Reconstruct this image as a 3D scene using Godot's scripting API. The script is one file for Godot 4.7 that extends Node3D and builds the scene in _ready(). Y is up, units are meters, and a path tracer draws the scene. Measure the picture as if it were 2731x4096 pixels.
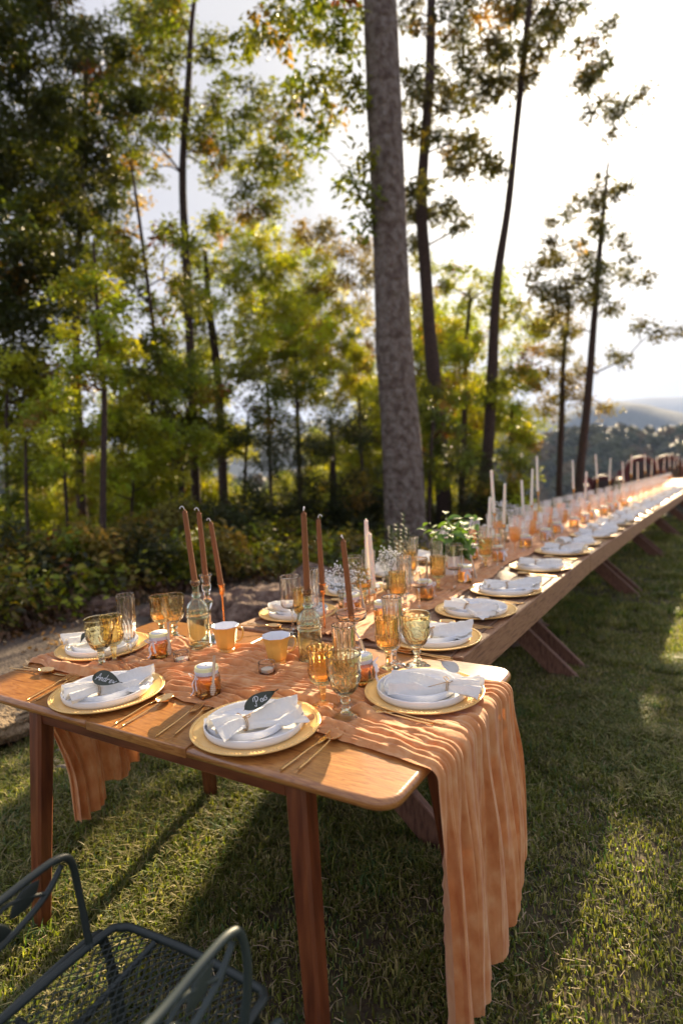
extends Node3D
# A long outdoor dinner table at the edge of a wood, sun low behind the trees.
# Table frame: t runs along the near table's long side, s runs away along the row of farm tables, y is up.

const TOP := 0.74           # height of the near table's top
const YAW := -0.552689
var origin := Vector3(-1.238325, 0, -2.006542)
var used := {}
var M := {}
var rng := RandomNumberGenerator.new()
var wob := FastNoiseLite.new()

func drop(s: float) -> float:   # how far the ground falls along the row of tables
	var a := [[-50.0, 0.0], [0.86, 0.0], [3.0, -0.05], [5.73, -0.181], [8.45, -0.33], [11.1, -0.47], [30.0, -1.45], [200.0, -9.0]]
	for i in a.size() - 1:
		if s <= a[i + 1][0]:
			return lerpf(a[i][1], a[i + 1][1], (s - a[i][0]) / (a[i + 1][0] - a[i][0]))
	return -9.0

func slope(s: float) -> float:
	return (drop(s + 0.4) - drop(s - 0.4)) / 0.8

func T(t: float, s: float, y := 0.0) -> Vector3:
	return origin + Basis(Vector3.UP, YAW) * Vector3(t, y, -s)

func ts(p: Vector3) -> Vector2:
	var q := Basis(Vector3.UP, -YAW) * (p - origin)
	return Vector2(q.x, -q.z)

func ground(x: float, z: float) -> float:
	var q := ts(Vector3(x, 0, z))
	var y := drop(q.y)
	var left := maxf(0.0, -q.x - 3.4)
	y -= 0.16 * pow(left, 1.15) * smoothstep(0.0, 2.0, left)
	y -= (0.13 * maxf(0.0, -z - 15.0) + 0.10 * maxf(0.0, -z - 30.0)) * smoothstep(0.5, -3.0, q.x) + 0.25 * maxf(0.0, -z - 27.0)
	var path_edge := smoothstep(-1.02, -1.12, q.x) * smoothstep(-2.0, -0.6, q.y) 
	y += 0.10 * path_edge * smoothstep(7.5, 6.0, q.y)
	y += 0.18 * smoothstep(-2.6, -3.2, q.x) * smoothstep(12.0, 6.0, q.y)
	y += wob.get_noise_2d(x * 9.0, z * 9.0) * 0.05 * smoothstep(3.0, 12.0, Vector2(x, z + 2.0).length()) + wob.get_noise_2d(x * 60.0, z * 60.0) * 0.012
	return maxf(y, -75.0)

# ---------------------------------------------------------------- names and labels
func numbered(called: String) -> String:
	if not used.has(called):
		used[called] = 0
		return called
	used[called] += 1
	return "%s_%03d" % [called, used[called]]

func tag(o: Node, label: String, category := "", group := "", kind := "") -> Node:
	if label: o.set_meta("label", label)
	if category: o.set_meta("category", category)
	if group: o.set_meta("group", group)
	if kind: o.set_meta("kind", kind)
	return o

func thing(called: String, label: String, category: String, group := "") -> Node3D:
	var o := Node3D.new()
	o.name = numbered(called)
	add_child(o)
	tag(o, label, category, group)
	return o

func put(called: String, m: Mesh, material: Material, parent: Node = self, at := Vector3.ZERO) -> MeshInstance3D:
	var o := MeshInstance3D.new()
	if parent == self:
		o.name = numbered(called)
	else:
		var n := 0
		while parent.has_node(NodePath(called if n == 0 else "%s_%03d" % [called, n])):
			n += 1
		o.name = called if n == 0 else "%s_%03d" % [called, n]
	o.mesh = m
	o.material_override = material
	o.position = at
	parent.add_child(o)
	return o

func copy(o: Node3D, label: String, group := "") -> Node3D:
	var c: Node3D = o.duplicate()
	c.name = numbered(str(o.name).rstrip("0123456789").trim_suffix("_"))
	add_child(c)
	c.set_meta("label", label)
	if group: c.set_meta("group", group)
	return c

func settle(o: Node3D, t: float, s: float, lift := 0.0, turn := 0.0, on_ground := false) -> Node3D:
	# on the table row (or the ground) at t, s; turn is about the vertical, 0 = along +t
	var tilt := slope(s) if s > 0.9 else 0.0
	o.position = T(t, s, drop(s) + (0.0 if on_ground else TOP) + lift)
	o.basis = Basis(Vector3.UP, YAW) * Basis(Vector3.RIGHT, tilt) * Basis(Vector3.UP, turn)
	return o

# ---------------------------------------------------------------- mesh helpers
func begin(flat := false) -> SurfaceTool:
	var st := SurfaceTool.new()
	st.begin(Mesh.PRIMITIVE_TRIANGLES)
	st.set_smooth_group(-1 if flat else 0)
	return st

func done(st: SurfaceTool) -> ArrayMesh:
	st.generate_normals()
	return st.commit()

func tri(st: SurfaceTool, a: Vector3, b: Vector3, c: Vector3, out: Vector3) -> void:
	if (b - a).cross(c - a).dot(out) > 0.0:      # front faces run clockwise
		var k := b
		b = c
		c = k
	for p in [a, b, c]:
		st.set_uv(Vector2(p.x, p.z))
		st.add_vertex(p)

func quad(st: SurfaceTool, a: Vector3, b: Vector3, c: Vector3, d: Vector3, out: Vector3) -> void:
	tri(st, a, b, c, out)
	tri(st, a, c, d, out)

func add_box(st: SurfaceTool, size: Vector3, bevel: float, xf := Transform3D()) -> void:
	var h := size / 2.0
	var bv := minf(bevel, minf(h.x, minf(h.y, h.z)) * 0.9)
	var corner := func(sx: float, sy: float, sz: float, axis: int) -> Vector3:
		var p := Vector3(sx * (h.x - bv), sy * (h.y - bv), sz * (h.z - bv))
		p[axis] = [sx * h.x, sy * h.y, sz * h.z][axis]
		return xf * p
	var mid := xf * Vector3.ZERO
	for axis in 3:
		var b := (axis + 1) % 3
		var c := (axis + 2) % 3
		for s in [-1.0, 1.0]:
			var ring := []
			for k in [[-1, -1], [1, -1], [1, 1], [-1, 1]]:
				var sg := [0.0, 0.0, 0.0]
				sg[axis] = s
				sg[b] = float(k[0])
				sg[c] = float(k[1])
				ring.append(corner.call(sg[0], sg[1], sg[2], axis))
			var n := Vector3.ZERO
			n[axis] = s
			quad(st, ring[0], ring[1], ring[2], ring[3], xf.basis * n)
			for e in [-1.0, 1.0]:           # the bevel between this axis and the next
				var lo := [0.0, 0.0, 0.0]
				lo[axis] = s
				lo[b] = e
				lo[c] = -1.0
				var hi := lo.duplicate()
				hi[c] = 1.0
				var nn := Vector3.ZERO
				nn[axis] = s
				nn[b] = e
				quad(st, corner.call(lo[0], lo[1], lo[2], axis), corner.call(hi[0], hi[1], hi[2], axis), corner.call(hi[0], hi[1], hi[2], b), corner.call(lo[0], lo[1], lo[2], b), xf.basis * nn)
	for sx in [-1.0, 1.0]:
		for sy in [-1.0, 1.0]:
			for sz in [-1.0, 1.0]:
				tri(st, corner.call(sx, sy, sz, 0), corner.call(sx, sy, sz, 1), corner.call(sx, sy, sz, 2), xf.basis * Vector3(sx, sy, sz))

func box(size: Vector3, bevel := 0.003, xf := Transform3D()) -> ArrayMesh:
	var st := begin(true)
	add_box(st, size, bevel, xf)
	return done(st)

func beam(a: Vector3, b: Vector3, wide: float, thick: float, side: Vector3, bevel := 0.004) -> ArrayMesh:
	# a board from a to b; "side" is the direction of its thickness
	var y := (b - a).normalized()
	var z := (side - y * side.dot(y)).normalized()
	return box(Vector3(wide, (b - a).length(), thick), bevel, Transform3D(Basis(y.cross(z), y, z), (a + b) / 2.0))

func lathe(profile: Array, segs := 32, mod = null, flat := false, xf := Transform3D()) -> ArrayMesh:
	# profile of [r, y] read from the outside's foot up and over to the inside; mod(angle, row, r, y) gives [r, y]
	var st := begin(flat)
	add_lathe(st, profile, segs, mod, xf)
	return done(st)

func add_lathe(st: SurfaceTool, profile: Array, segs := 32, mod = null, xf := Transform3D()) -> void:
	var rows := []
	for i in profile.size():
		var row := PackedVector3Array()
		for j in segs:
			var a := TAU * j / segs
			var r: float = profile[i][0]
			var y: float = profile[i][1]
			if mod != null:
				var q = mod.call(a, i, r, y)
				r = q[0]
				y = q[1]
			row.append(xf * Vector3(r * cos(a), y, r * sin(a)))
		rows.append(row)
	for i in profile.size() - 1:
		for j in segs:
			var k := (j + 1) % segs
			var a: Vector3 = rows[i][j]
			var b: Vector3 = rows[i][k]
			var c: Vector3 = rows[i + 1][k]
			var d: Vector3 = rows[i + 1][j]
			var u0 := float(j) / segs
			var u1 := float(j + 1) / segs
			var v0: float = float(i) / profile.size()
			var v1: float = float(i + 1) / profile.size()
			if a.distance_squared_to(b) > 1e-12:
				for q in [[a, u0, v0], [b, u1, v0], [c, u1, v1]]:
					st.set_uv(Vector2(q[1], q[2]))
					st.add_vertex(q[0])
			if c.distance_squared_to(d) > 1e-12:
				for q in [[a, u0, v0], [c, u1, v1], [d, u0, v1]]:
					st.set_uv(Vector2(q[1], q[2]))
					st.add_vertex(q[0])

func add_grid(st: SurfaceTool, nu: int, nv: int, f: Callable, back := false) -> void:
	# f(u, v) with u, v in 0..1; the front is du x dv
	var pts := []
	for i in nu + 1:
		var row := PackedVector3Array()
		for j in nv + 1:
			row.append(f.call(float(i) / nu, float(j) / nv))
		pts.append(row)
	for i in nu:
		for j in nv:
			var q := [[i, j], [i + 1, j + 1], [i + 1, j], [i, j], [i, j + 1], [i + 1, j + 1]]
			if back:
				q.reverse()
			for k in q:
				st.set_uv(Vector2(float(k[0]) / nu, float(k[1]) / nv))
				st.add_vertex(pts[k[0]][k[1]])

func grid(nu: int, nv: int, f: Callable, back := false) -> ArrayMesh:
	var st := begin()
	add_grid(st, nu, nv, f, back)
	return done(st)

func add_tube(st: SurfaceTool, pts: Array, radii: Array, sides := 8, squash := 1.0, rough := 0.0) -> void:
	var n := pts.size()
	var side := Vector3.ZERO
	var rows := []
	for i in n:
		var d: Vector3 = (pts[mini(i + 1, n - 1)] - pts[maxi(i - 1, 0)]).normalized()
		if i == 0:
			side = d.cross(Vector3.UP if absf(d.y) < 0.9 else Vector3.RIGHT).normalized()
		else:
			side = (side - d * side.dot(d)).normalized()
		var up := side.cross(d)
		var r: float = radii[mini(i, radii.size() - 1)]
		var row := PackedVector3Array()
		for j in sides:
			var a := TAU * j / sides
			var q := 1.0
			if rough > 0.0:
				q += rough * (wob.get_noise_3d(cos(a) * 120.0, pts[i].y * 45.0, sin(a) * 120.0) + 0.6 * wob.get_noise_3d(cos(a) * 420.0, pts[i].y * 60.0, sin(a) * 420.0))
			row.append(pts[i] + (side * cos(a) + up * sin(a) * squash) * r * q)
		rows.append(row)
	for i in n - 1:
		for j in sides:
			var k := (j + 1) % sides
			var q := [[rows[i][j], j, i], [rows[i][k], j + 1, i], [rows[i + 1][k], j + 1, i + 1], [rows[i][j], j, i], [rows[i + 1][k], j + 1, i + 1], [rows[i + 1][j], j, i + 1]]
			q.reverse()
			for p in q:
				st.set_uv(Vector2(float(p[1]) / sides, float(p[2]) * 0.2))
				st.add_vertex(p[0])
	for e in [0, n - 1]:
		var out: Vector3 = pts[e] - pts[1 if e == 0 else n - 2]
		for j in sides:
			tri(st, pts[e], rows[e][j], rows[e][(j + 1) % sides], out)

func tube(pts: Array, radii: Array, sides := 8, squash := 1.0, rough := 0.0) -> ArrayMesh:
	var st := begin()
	add_tube(st, pts, radii, sides, squash, rough)
	return done(st)

func smooth(pts: Array, steps := 6) -> Array:      # a rounded line through the points
	var c := Curve3D.new()
	for i in pts.size():
		var d: Vector3 = (pts[mini(i + 1, pts.size() - 1)] - pts[maxi(i - 1, 0)]) / 6.0
		c.add_point(pts[i], -d, d)
	var out := []
	for i in (pts.size() - 1) * steps + 1:
		out.append(c.samplef(float(i) / steps))
	return out

func slab(outline: Array, y0: float, y1: float, r: float) -> ArrayMesh:
	# a convex outline in (t, s) made into a board with rounded edges; x = t, z = -s
	var st := begin()
	var n := outline.size()
	var mid := Vector2.ZERO
	for p in outline:
		mid += p / n
	var rings := []
	var inset := []
	for i in n:
		var a: Vector2 = (outline[i] - outline[(i + n - 1) % n]).normalized()
		var b: Vector2 = (outline[(i + 1) % n] - outline[i]).normalized()
		var na := Vector2(-a.y, a.x)
		var nb := Vector2(-b.y, b.x)
		inset.append((na + nb) / maxf(0.4, 1.0 + na.dot(nb)))
	var levels := []
	for k in 6:
		var a := PI / 2 * k / 5
		levels.append([r * (1 - sin(a)), y0 + r * (1 - cos(a))])
	for k in 6:
		var a := PI / 2 * k / 5
		levels.append([r * (1 - cos(a)), y1 - r * (1 - sin(a))])
	for l in levels:
		var row := []
		for i in n:
			var p: Vector2 = outline[i] + inset[i] * l[0]
			row.append(Vector3(p.x, l[1], -p.y))
		rings.append(row)
	for k in rings.size() - 1:
		for i in n:
			var j := (i + 1) % n
			var o: Vector3 = rings[k][i] + rings[k][j] - Vector3(mid.x, 0, -mid.y) * 2
			o.y = levels[k][1] + levels[k + 1][1] - y0 - y1
			o = (rings[k][j] - rings[k][i]).cross(Vector3.UP)
			if o.dot(rings[k][i] - Vector3(mid.x, 0, -mid.y)) < 0: o = -o
			o = o.normalized() + Vector3.UP * (2.0 * (levels[k][1] - (y0 + y1) / 2) / (y1 - y0))
			quad(st, rings[k][i], rings[k][j], rings[k + 1][j], rings[k + 1][i], o)
	st.set_smooth_group(1)
	var top: Array = rings[-1]
	var low: Array = rings[0]
	for i in n:
		var j := (i + 1) % n
		tri(st, Vector3(mid.x, y1, -mid.y), top[i], top[j], Vector3.UP)
		tri(st, Vector3(mid.x, y0, -mid.y), low[i], low[j], Vector3.DOWN)
	return done(st)

func multi(called: String, meshes: Array, where: Array, tints: Array, material: Material, parent: Node = self) -> void:
	# where[k] and tints[k] belong to meshes[k]; one MultiMesh per mesh
	for k in meshes.size():
		if where[k].size() == 0:
			continue
		var mm := MultiMesh.new()
		mm.transform_format = MultiMesh.TRANSFORM_3D
		mm.use_colors = true
		mm.mesh = meshes[k]
		mm.instance_count = where[k].size()
		var buf := PackedFloat32Array()
		buf.resize(where[k].size() * 16)
		var at := 0
		for i in where[k].size():
			var x: Transform3D = where[k][i]
			var c: Color = tints[k][i]
			for row in 3:
				buf[at] = x.basis.x[row]
				buf[at + 1] = x.basis.y[row]
				buf[at + 2] = x.basis.z[row]
				buf[at + 3] = x.origin[row]
				at += 4
			buf[at] = c.r
			buf[at + 1] = c.g
			buf[at + 2] = c.b
			buf[at + 3] = 1.0
			at += 4
		mm.buffer = buf
		var o := MultiMeshInstance3D.new()
		if parent == self:
			o.name = numbered(called)
		else:
			var n := 0
			while parent.has_node(NodePath(called if n == 0 else "%s_%03d" % [called, n])):
				n += 1
			o.name = called if n == 0 else "%s_%03d" % [called, n]
		o.multimesh = mm
		o.material_override = material
		o.set_meta("kind", "stuff")
		parent.add_child(o)

# ---------------------------------------------------------------- materials
func lin(r: float, g: float, b: float, a := 1.0) -> Color:
	var c := Color(r, g, b).linear_to_srgb()
	c.a = a
	return c

func mat(c: Color, rough := 0.6, metal := 0.0) -> StandardMaterial3D:
	var m := StandardMaterial3D.new()
	m.albedo_color = c
	m.roughness = rough
	m.metallic = metal
	return m

func noise(freq: float, oct := 4, sd := 1, type := FastNoiseLite.TYPE_SIMPLEX_SMOOTH) -> FastNoiseLite:
	var n := FastNoiseLite.new()
	n.noise_type = type
	n.frequency = freq
	n.fractal_octaves = oct
	n.seed = sd
	return n

func noise_tex(freq: float, ramp: Array, sd := 1, size := 512, oct := 5, type := FastNoiseLite.TYPE_SIMPLEX_SMOOTH) -> NoiseTexture2D:
	# ramp of [offset, linear colour]
	var t := NoiseTexture2D.new()
	t.noise = noise(freq, oct, sd, type)
	t.width = size
	t.height = size
	t.seamless = true
	if ramp.size():
		var g := Gradient.new()
		var at := PackedFloat32Array()
		var cs := PackedColorArray()
		for q in ramp:
			at.append(q[0])
			cs.append(q[1])
		g.offsets = at
		g.colors = cs
		t.color_ramp = g
	return t

func glass(r: float, g: float, b: float, rough := 0.02, ior := 0.05) -> StandardMaterial3D:
	var m := mat(lin(r, g, b, 0.0), rough)
	m.refraction_enabled = true
	m.refraction_scale = ior
	m.transparency = BaseMaterial3D.TRANSPARENCY_ALPHA
	return m

func triplanar(m: StandardMaterial3D, scale: Vector3, world := false) -> StandardMaterial3D:
	m.uv1_triplanar = true
	m.uv1_world_triplanar = world
	m.uv1_triplanar_sharpness = 4.0
	m.uv1_scale = scale
	return m

func bump(m: StandardMaterial3D, t: Texture2D, cm: float) -> StandardMaterial3D:
	m.heightmap_enabled = true
	m.heightmap_texture = t
	m.heightmap_scale = cm
	return m

func make_materials() -> void:
	var grain := noise_tex(0.012, [[0.0, lin(0.16, 0.050, 0.011)], [0.32, lin(0.34, 0.135, 0.034)], [0.5, lin(0.44, 0.195, 0.052)], [0.6, lin(0.26, 0.092, 0.022)], [0.72, lin(0.42, 0.178, 0.046)], [1.0, lin(0.50, 0.245, 0.072)]], 3)
	var fine := noise_tex(0.03, [], 8)
	M.teak = bump(triplanar(mat(Color.WHITE, 0.30), Vector3(0.9, 9.0, 9.0)), fine, 0.03)
	M.teak.albedo_texture = grain
	M.teak.clearcoat_enabled = true
	M.teak.clearcoat = 0.7
	M.teak.clearcoat_roughness = 0.2
	var dark := noise_tex(0.012, [[0.0, lin(0.075, 0.016, 0.006)], [0.5, lin(0.16, 0.042, 0.014)], [1.0, lin(0.24, 0.075, 0.024)]], 5)
	M.teak_leg = bump(triplanar(mat(Color.WHITE, 0.4), Vector3(5.0, 0.6, 5.0)), fine, 0.02)
	M.teak_leg.albedo_texture = dark
	M.teak_leg.clearcoat_enabled = true
	M.teak_leg.clearcoat = 0.3
	M.teak_leg.clearcoat_roughness = 0.3
	M.teak_apron = bump(triplanar(mat(Color.WHITE, 0.4), Vector3(0.6, 5.0, 5.0)), fine, 0.02)
	M.teak_apron.albedo_texture = dark
	var plank := noise_tex(0.014, [[0.0, lin(0.10, 0.055, 0.032)], [0.3, lin(0.20, 0.115, 0.07)], [0.6, lin(0.27, 0.16, 0.10)], [0.8, lin(0.19, 0.105, 0.06)], [1.0, lin(0.30, 0.19, 0.12)]], 11)
	M.plank = bump(triplanar(mat(Color.WHITE, 0.6), Vector3(6.0, 6.0, 0.55)), fine, 0.06)
	M.plank.albedo_texture = plank
	var cedar := noise_tex(0.016, [[0.0, lin(0.11, 0.045, 0.022)], [0.3, lin(0.24, 0.115, 0.055)], [0.6, lin(0.34, 0.18, 0.09)], [0.85, lin(0.25, 0.12, 0.06)], [1.0, lin(0.15, 0.06, 0.03)]], 21)
	M.cedar = bump(triplanar(mat(Color.WHITE, 0.65), Vector3(4.0, 7.0, 0.7)), fine, 0.06)
	M.cedar.albedo_texture = cedar
	M.cedar_leg = bump(triplanar(mat(Color.WHITE, 0.7), Vector3(5.0, 1.4, 5.0)), fine, 0.06)
	M.cedar_leg.albedo_texture = noise_tex(0.016, [[0.0, lin(0.07, 0.028, 0.017)], [0.5, lin(0.17, 0.075, 0.042)], [1.0, lin(0.24, 0.12, 0.07)]], 24)
	var pile := noise_tex(0.02, [[0.0, lin(0.52, 0.17, 0.042)], [0.45, lin(0.63, 0.265, 0.088)], [0.75, lin(0.69, 0.335, 0.135)], [1.0, lin(0.74, 0.43, 0.21)]], 31)
	M.velvet = bump(triplanar(mat(Color.WHITE, 0.85), Vector3(2.0, 1.0, 2.0)), noise_tex(0.03, [], 33, 512, 3), 0.08)
	M.velvet.albedo_texture = pile
	M.velvet.rim_enabled = true
	M.velvet.rim = 0.5
	M.velvet.rim_tint = 0.5
	M.velvet.backlight_enabled = true
	M.velvet.backlight = Color(0.5, 0.42, 0.34)
	M.linen = bump(triplanar(mat(lin(0.80, 0.785, 0.75), 0.85), Vector3(8, 8, 8)), noise_tex(0.02, [], 35, 256), 0.16)
	M.linen.backlight_enabled = true
	M.linen.backlight = Color(0.5, 0.49, 0.46)
	M.china = mat(lin(0.78, 0.785, 0.80), 0.16)
	M.china.clearcoat_enabled = true
	M.china.clearcoat = 0.5
	M.china.clearcoat_roughness = 0.08
	M.charger = bump(triplanar(mat(lin(0.90, 0.58, 0.21), 0.30, 0.18), Vector3(6, 6, 6)), noise_tex(0.02, [], 36, 256), 0.03)
	M.gold = mat(lin(0.78, 0.50, 0.22), 0.22, 1.0)
	M.copper = mat(lin(0.80, 0.43, 0.20), 0.22, 1.0)
	M.amber = glass(0.995, 0.80, 0.40)
	M.olive = glass(0.90, 0.87, 0.64)
	M.clear = glass(0.97, 0.965, 0.955)
	M.smoky = glass(0.94, 0.86, 0.76)
	M.bottle = glass(0.84, 0.92, 0.80)
	M.honey = glass(0.97, 0.55, 0.13, 0.03)
	M.clear_thin = mat(Color(0.93, 0.93, 0.92, 0.10), 0.05)
	M.clear_thin.transparency = BaseMaterial3D.TRANSPARENCY_ALPHA
	M.amber_thin = mat(Color(0.98, 0.66, 0.22, 0.42), 0.05)
	M.amber_thin.transparency = BaseMaterial3D.TRANSPARENCY_ALPHA
	M.water = glass(0.98, 0.99, 0.98, 0.0, 0.033)
	M.lid = mat(lin(0.76, 0.72, 0.40), 0.4)
	M.paper = mat(lin(0.80, 0.78, 0.77), 0.7)
	M.lace = mat(lin(0.78, 0.74, 0.80), 0.9)
	M.lace.backlight_enabled = true
	M.lace.backlight = Color(0.6, 0.6, 0.6)
	M.twine = mat(lin(0.42, 0.28, 0.15), 0.9)
	M.dipper = bump(triplanar(mat(lin(0.55, 0.41, 0.30), 0.6), Vector3(20, 20, 20)), fine, 0.02)
	M.wax_brown = mat(lin(0.20, 0.068, 0.014), 0.6)
	M.wax_ivory = mat(lin(0.78, 0.72, 0.60), 0.4)
	M.wax_ivory.subsurf_scatter_enabled = true
	M.wax_ivory.subsurf_scatter_strength = 0.3
	M.wick = mat(lin(0.72, 0.70, 0.70), 0.9)
	M.cork = mat(lin(0.25, 0.12, 0.06), 0.9)
	M.cup_yellow = mat(lin(0.72, 0.42, 0.085), 0.28)
	M.cup_yellow.clearcoat_enabled = true
	M.cup_white = mat(lin(0.76, 0.77, 0.82), 0.25)
	M.card_leaf = bump(triplanar(mat(lin(0.040, 0.048, 0.028), 0.5), Vector3(30, 30, 30)), fine, 0.02)
	M.pale_leaf = mat(lin(0.55, 0.52, 0.46), 0.55)
	M.ink = mat(lin(0.85, 0.85, 0.85), 0.6)
	M.iron = mat(lin(0.016, 0.024, 0.021), 0.5, 0.0)
	M.iron_worn = mat(lin(0.032, 0.047, 0.042), 0.5, 0.0)
	M.red_leather = mat(lin(0.10, 0.013, 0.011), 0.6)
	M.dark_leather = mat(lin(0.030, 0.017, 0.018), 0.45)
	M.chair_wood = mat(lin(0.11, 0.035, 0.018), 0.6)
	M.pot = mat(lin(0.74, 0.72, 0.74), 0.6)
	M.soil = mat(lin(0.03, 0.02, 0.014), 1.0)
	M.petal = mat(lin(0.82, 0.81, 0.78), 0.8)
	# plants carry their own colour per copy
	M.leaf = mat(Color.WHITE, 0.42)
	M.leaf.vertex_color_use_as_albedo = true
	M.leaf.backlight_enabled = true
	M.leaf.backlight = Color(1.0, 0.96, 0.5)
	M.herb = mat(lin(0.085, 0.155, 0.03), 0.65)
	M.herb.backlight_enabled = true
	M.herb.backlight = Color(0.38, 0.5, 0.13)
	M.rosemary = mat(lin(0.10, 0.135, 0.065), 0.6)
	M.stalk = mat(lin(0.12, 0.15, 0.06), 0.7)
	M.blade = mat(Color.WHITE, 0.55)
	M.blade.vertex_color_use_as_albedo = true
	M.blade.backlight_enabled = true
	M.blade.backlight = Color(0.9, 1.0, 0.4)
	M.straw = mat(Color.WHITE, 0.7)
	M.straw.vertex_color_use_as_albedo = true
	var bark := noise_tex(0.03, [[0.0, lin(0.075, 0.050, 0.040)], [0.36, lin(0.125, 0.092, 0.074)], [0.52, lin(0.155, 0.122, 0.10)], [0.68, lin(0.205, 0.175, 0.15)], [0.80, lin(0.14, 0.106, 0.086)], [1.0, lin(0.16, 0.085, 0.06)]], 41)
	M.bark = bump(triplanar(mat(Color.WHITE, 0.95), Vector3(0.55, 0.35, 0.55)), noise_tex(0.035, [], 42), 6.0)
	M.bark.albedo_texture = bark
	M.bark_dark = bump(triplanar(mat(Color.WHITE, 0.95), Vector3(3, 0.8, 3)), noise_tex(0.05, [], 42), 1.0)
	M.bark_dark.albedo_texture = noise_tex(0.03, [[0.0, lin(0.022, 0.013, 0.010)], [0.5, lin(0.055, 0.033, 0.025)], [1.0, lin(0.10, 0.062, 0.048)]], 43)
	var dirt := noise_tex(0.02, [[0.0, lin(0.035, 0.024, 0.015)], [0.4, lin(0.07, 0.050, 0.028)], [0.6, lin(0.075, 0.07, 0.026)], [1.0, lin(0.14, 0.10, 0.06)]], 51, 1024)
	M.dirt = bump(triplanar(mat(Color.WHITE, 1.0), Vector3(0.6, 0.6, 0.6), true), noise_tex(0.06, [], 52), 1.5)
	M.dirt.albedo_texture = dirt
	M.gravel = bump(triplanar(mat(Color.WHITE, 1.0), Vector3(0.9, 0.9, 0.9), true), noise_tex(0.09, [], 53, 512, 5, FastNoiseLite.TYPE_CELLULAR), 1.5)
	M.gravel.albedo_texture = noise_tex(0.05, [[0.0, lin(0.045, 0.032, 0.025)], [0.5, lin(0.085, 0.063, 0.048)], [1.0, lin(0.15, 0.115, 0.088)]], 54)
	M.rock = bump(triplanar(mat(Color.WHITE, 0.95), Vector3(1.1, 1.1, 1.1)), noise_tex(0.04, [], 55), 2.5)
	M.rock.albedo_texture = noise_tex(0.02, [[0.0, lin(0.06, 0.033, 0.024)], [0.45, lin(0.14, 0.085, 0.06)], [0.7, lin(0.21, 0.14, 0.10)], [1.0, lin(0.34, 0.26, 0.20)]], 56)
	M.sandstone = bump(triplanar(mat(Color.WHITE, 0.95), Vector3(1.5, 1.5, 1.5)), noise_tex(0.06, [], 55), 1.5)
	M.sandstone.albedo_texture = noise_tex(0.04, [[0.0, lin(0.16, 0.105, 0.058)], [0.5, lin(0.28, 0.20, 0.115)], [1.0, lin(0.40, 0.30, 0.19)]], 66)
	M.woods = bump(triplanar(mat(Color.WHITE, 1.0), Vector3(0.05, 0.05, 0.05), true), noise_tex(0.05, [], 57), 300.0)
	M.woods.albedo_texture = noise_tex(0.05, [[0.0, lin(0.045, 0.06, 0.022)], [0.5, lin(0.10, 0.115, 0.038)], [1.0, lin(0.19, 0.17, 0.055)]], 58)
	M.far_woods = triplanar(mat(Color.WHITE, 1.0), Vector3(0.006, 0.006, 0.006), true)
	M.far_woods.albedo_texture = noise_tex(0.04, [[0.0, lin(0.025, 0.036, 0.024)], [1.0, lin(0.050, 0.062, 0.036)]], 59)

# ---------------------------------------------------------------- the scene
func _ready() -> void:
	rng.seed = 7
	wob = noise(0.01, 3, 4)
	var cam := Camera3D.new()
	cam.name = "camera"
	cam.fov = 76.8
	cam.near = 0.05
	cam.far = 9000.0
	cam.position = Vector3(0, 1.464267, 0)
	cam.basis = (Basis(Vector3(0, 0, 1), 0.054244) * Basis(Vector3(1, 0, 0), 0.1121245)).transposed()
	var lens := CameraAttributesPhysical.new()
	lens.frustum_focal_length = 15.138
	lens.exposure_aperture = 1.2
	lens.frustum_focus_distance = 1.85
	cam.attributes = lens
	add_child(cam)

	var env := Environment.new()
	env.background_mode = Environment.BG_SKY
	env.tonemap_mode = Environment.TONE_MAPPER_LINEAR
	env.tonemap_exposure = 3.25
	env.sdfgi_enabled = true
	env.ssao_enabled = true
	env.ssil_enabled = true
	env.volumetric_fog_enabled = true
	env.volumetric_fog_density = 0.00018
	env.volumetric_fog_albedo = Color(0.70, 0.80, 1.0)
	env.volumetric_fog_anisotropy = 0.15
	env.background_energy_multiplier = 1.0
	var sky := Sky.new()
	var air := PanoramaSkyMaterial.new()
	var toward := Vector3(0.3727, 0.4554, -1.0576).normalized()
	air.panorama = sky_picture(toward)
	sky.sky_material = air
	env.sky = sky
	var we := WorldEnvironment.new()
	we.name = "world"
	we.environment = env
	add_child(we)

	var sun := DirectionalLight3D.new()
	sun.name = "sun"
	sun.light_energy = 1.6
	sun.light_color = Color(1.0, 0.90, 0.74)
	sun.light_angular_distance = 0.5
	sun.shadow_enabled = true
	sun.basis = Basis.looking_at(-toward, Vector3.UP)
	add_child(sun)

	make_materials()
	build_land()
	build_woods()
	build_tables()
	build_runners()
	build_prototypes()
	lay_near_table()
	lay_long_row()
	build_chairs()
	build_grass()

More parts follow.
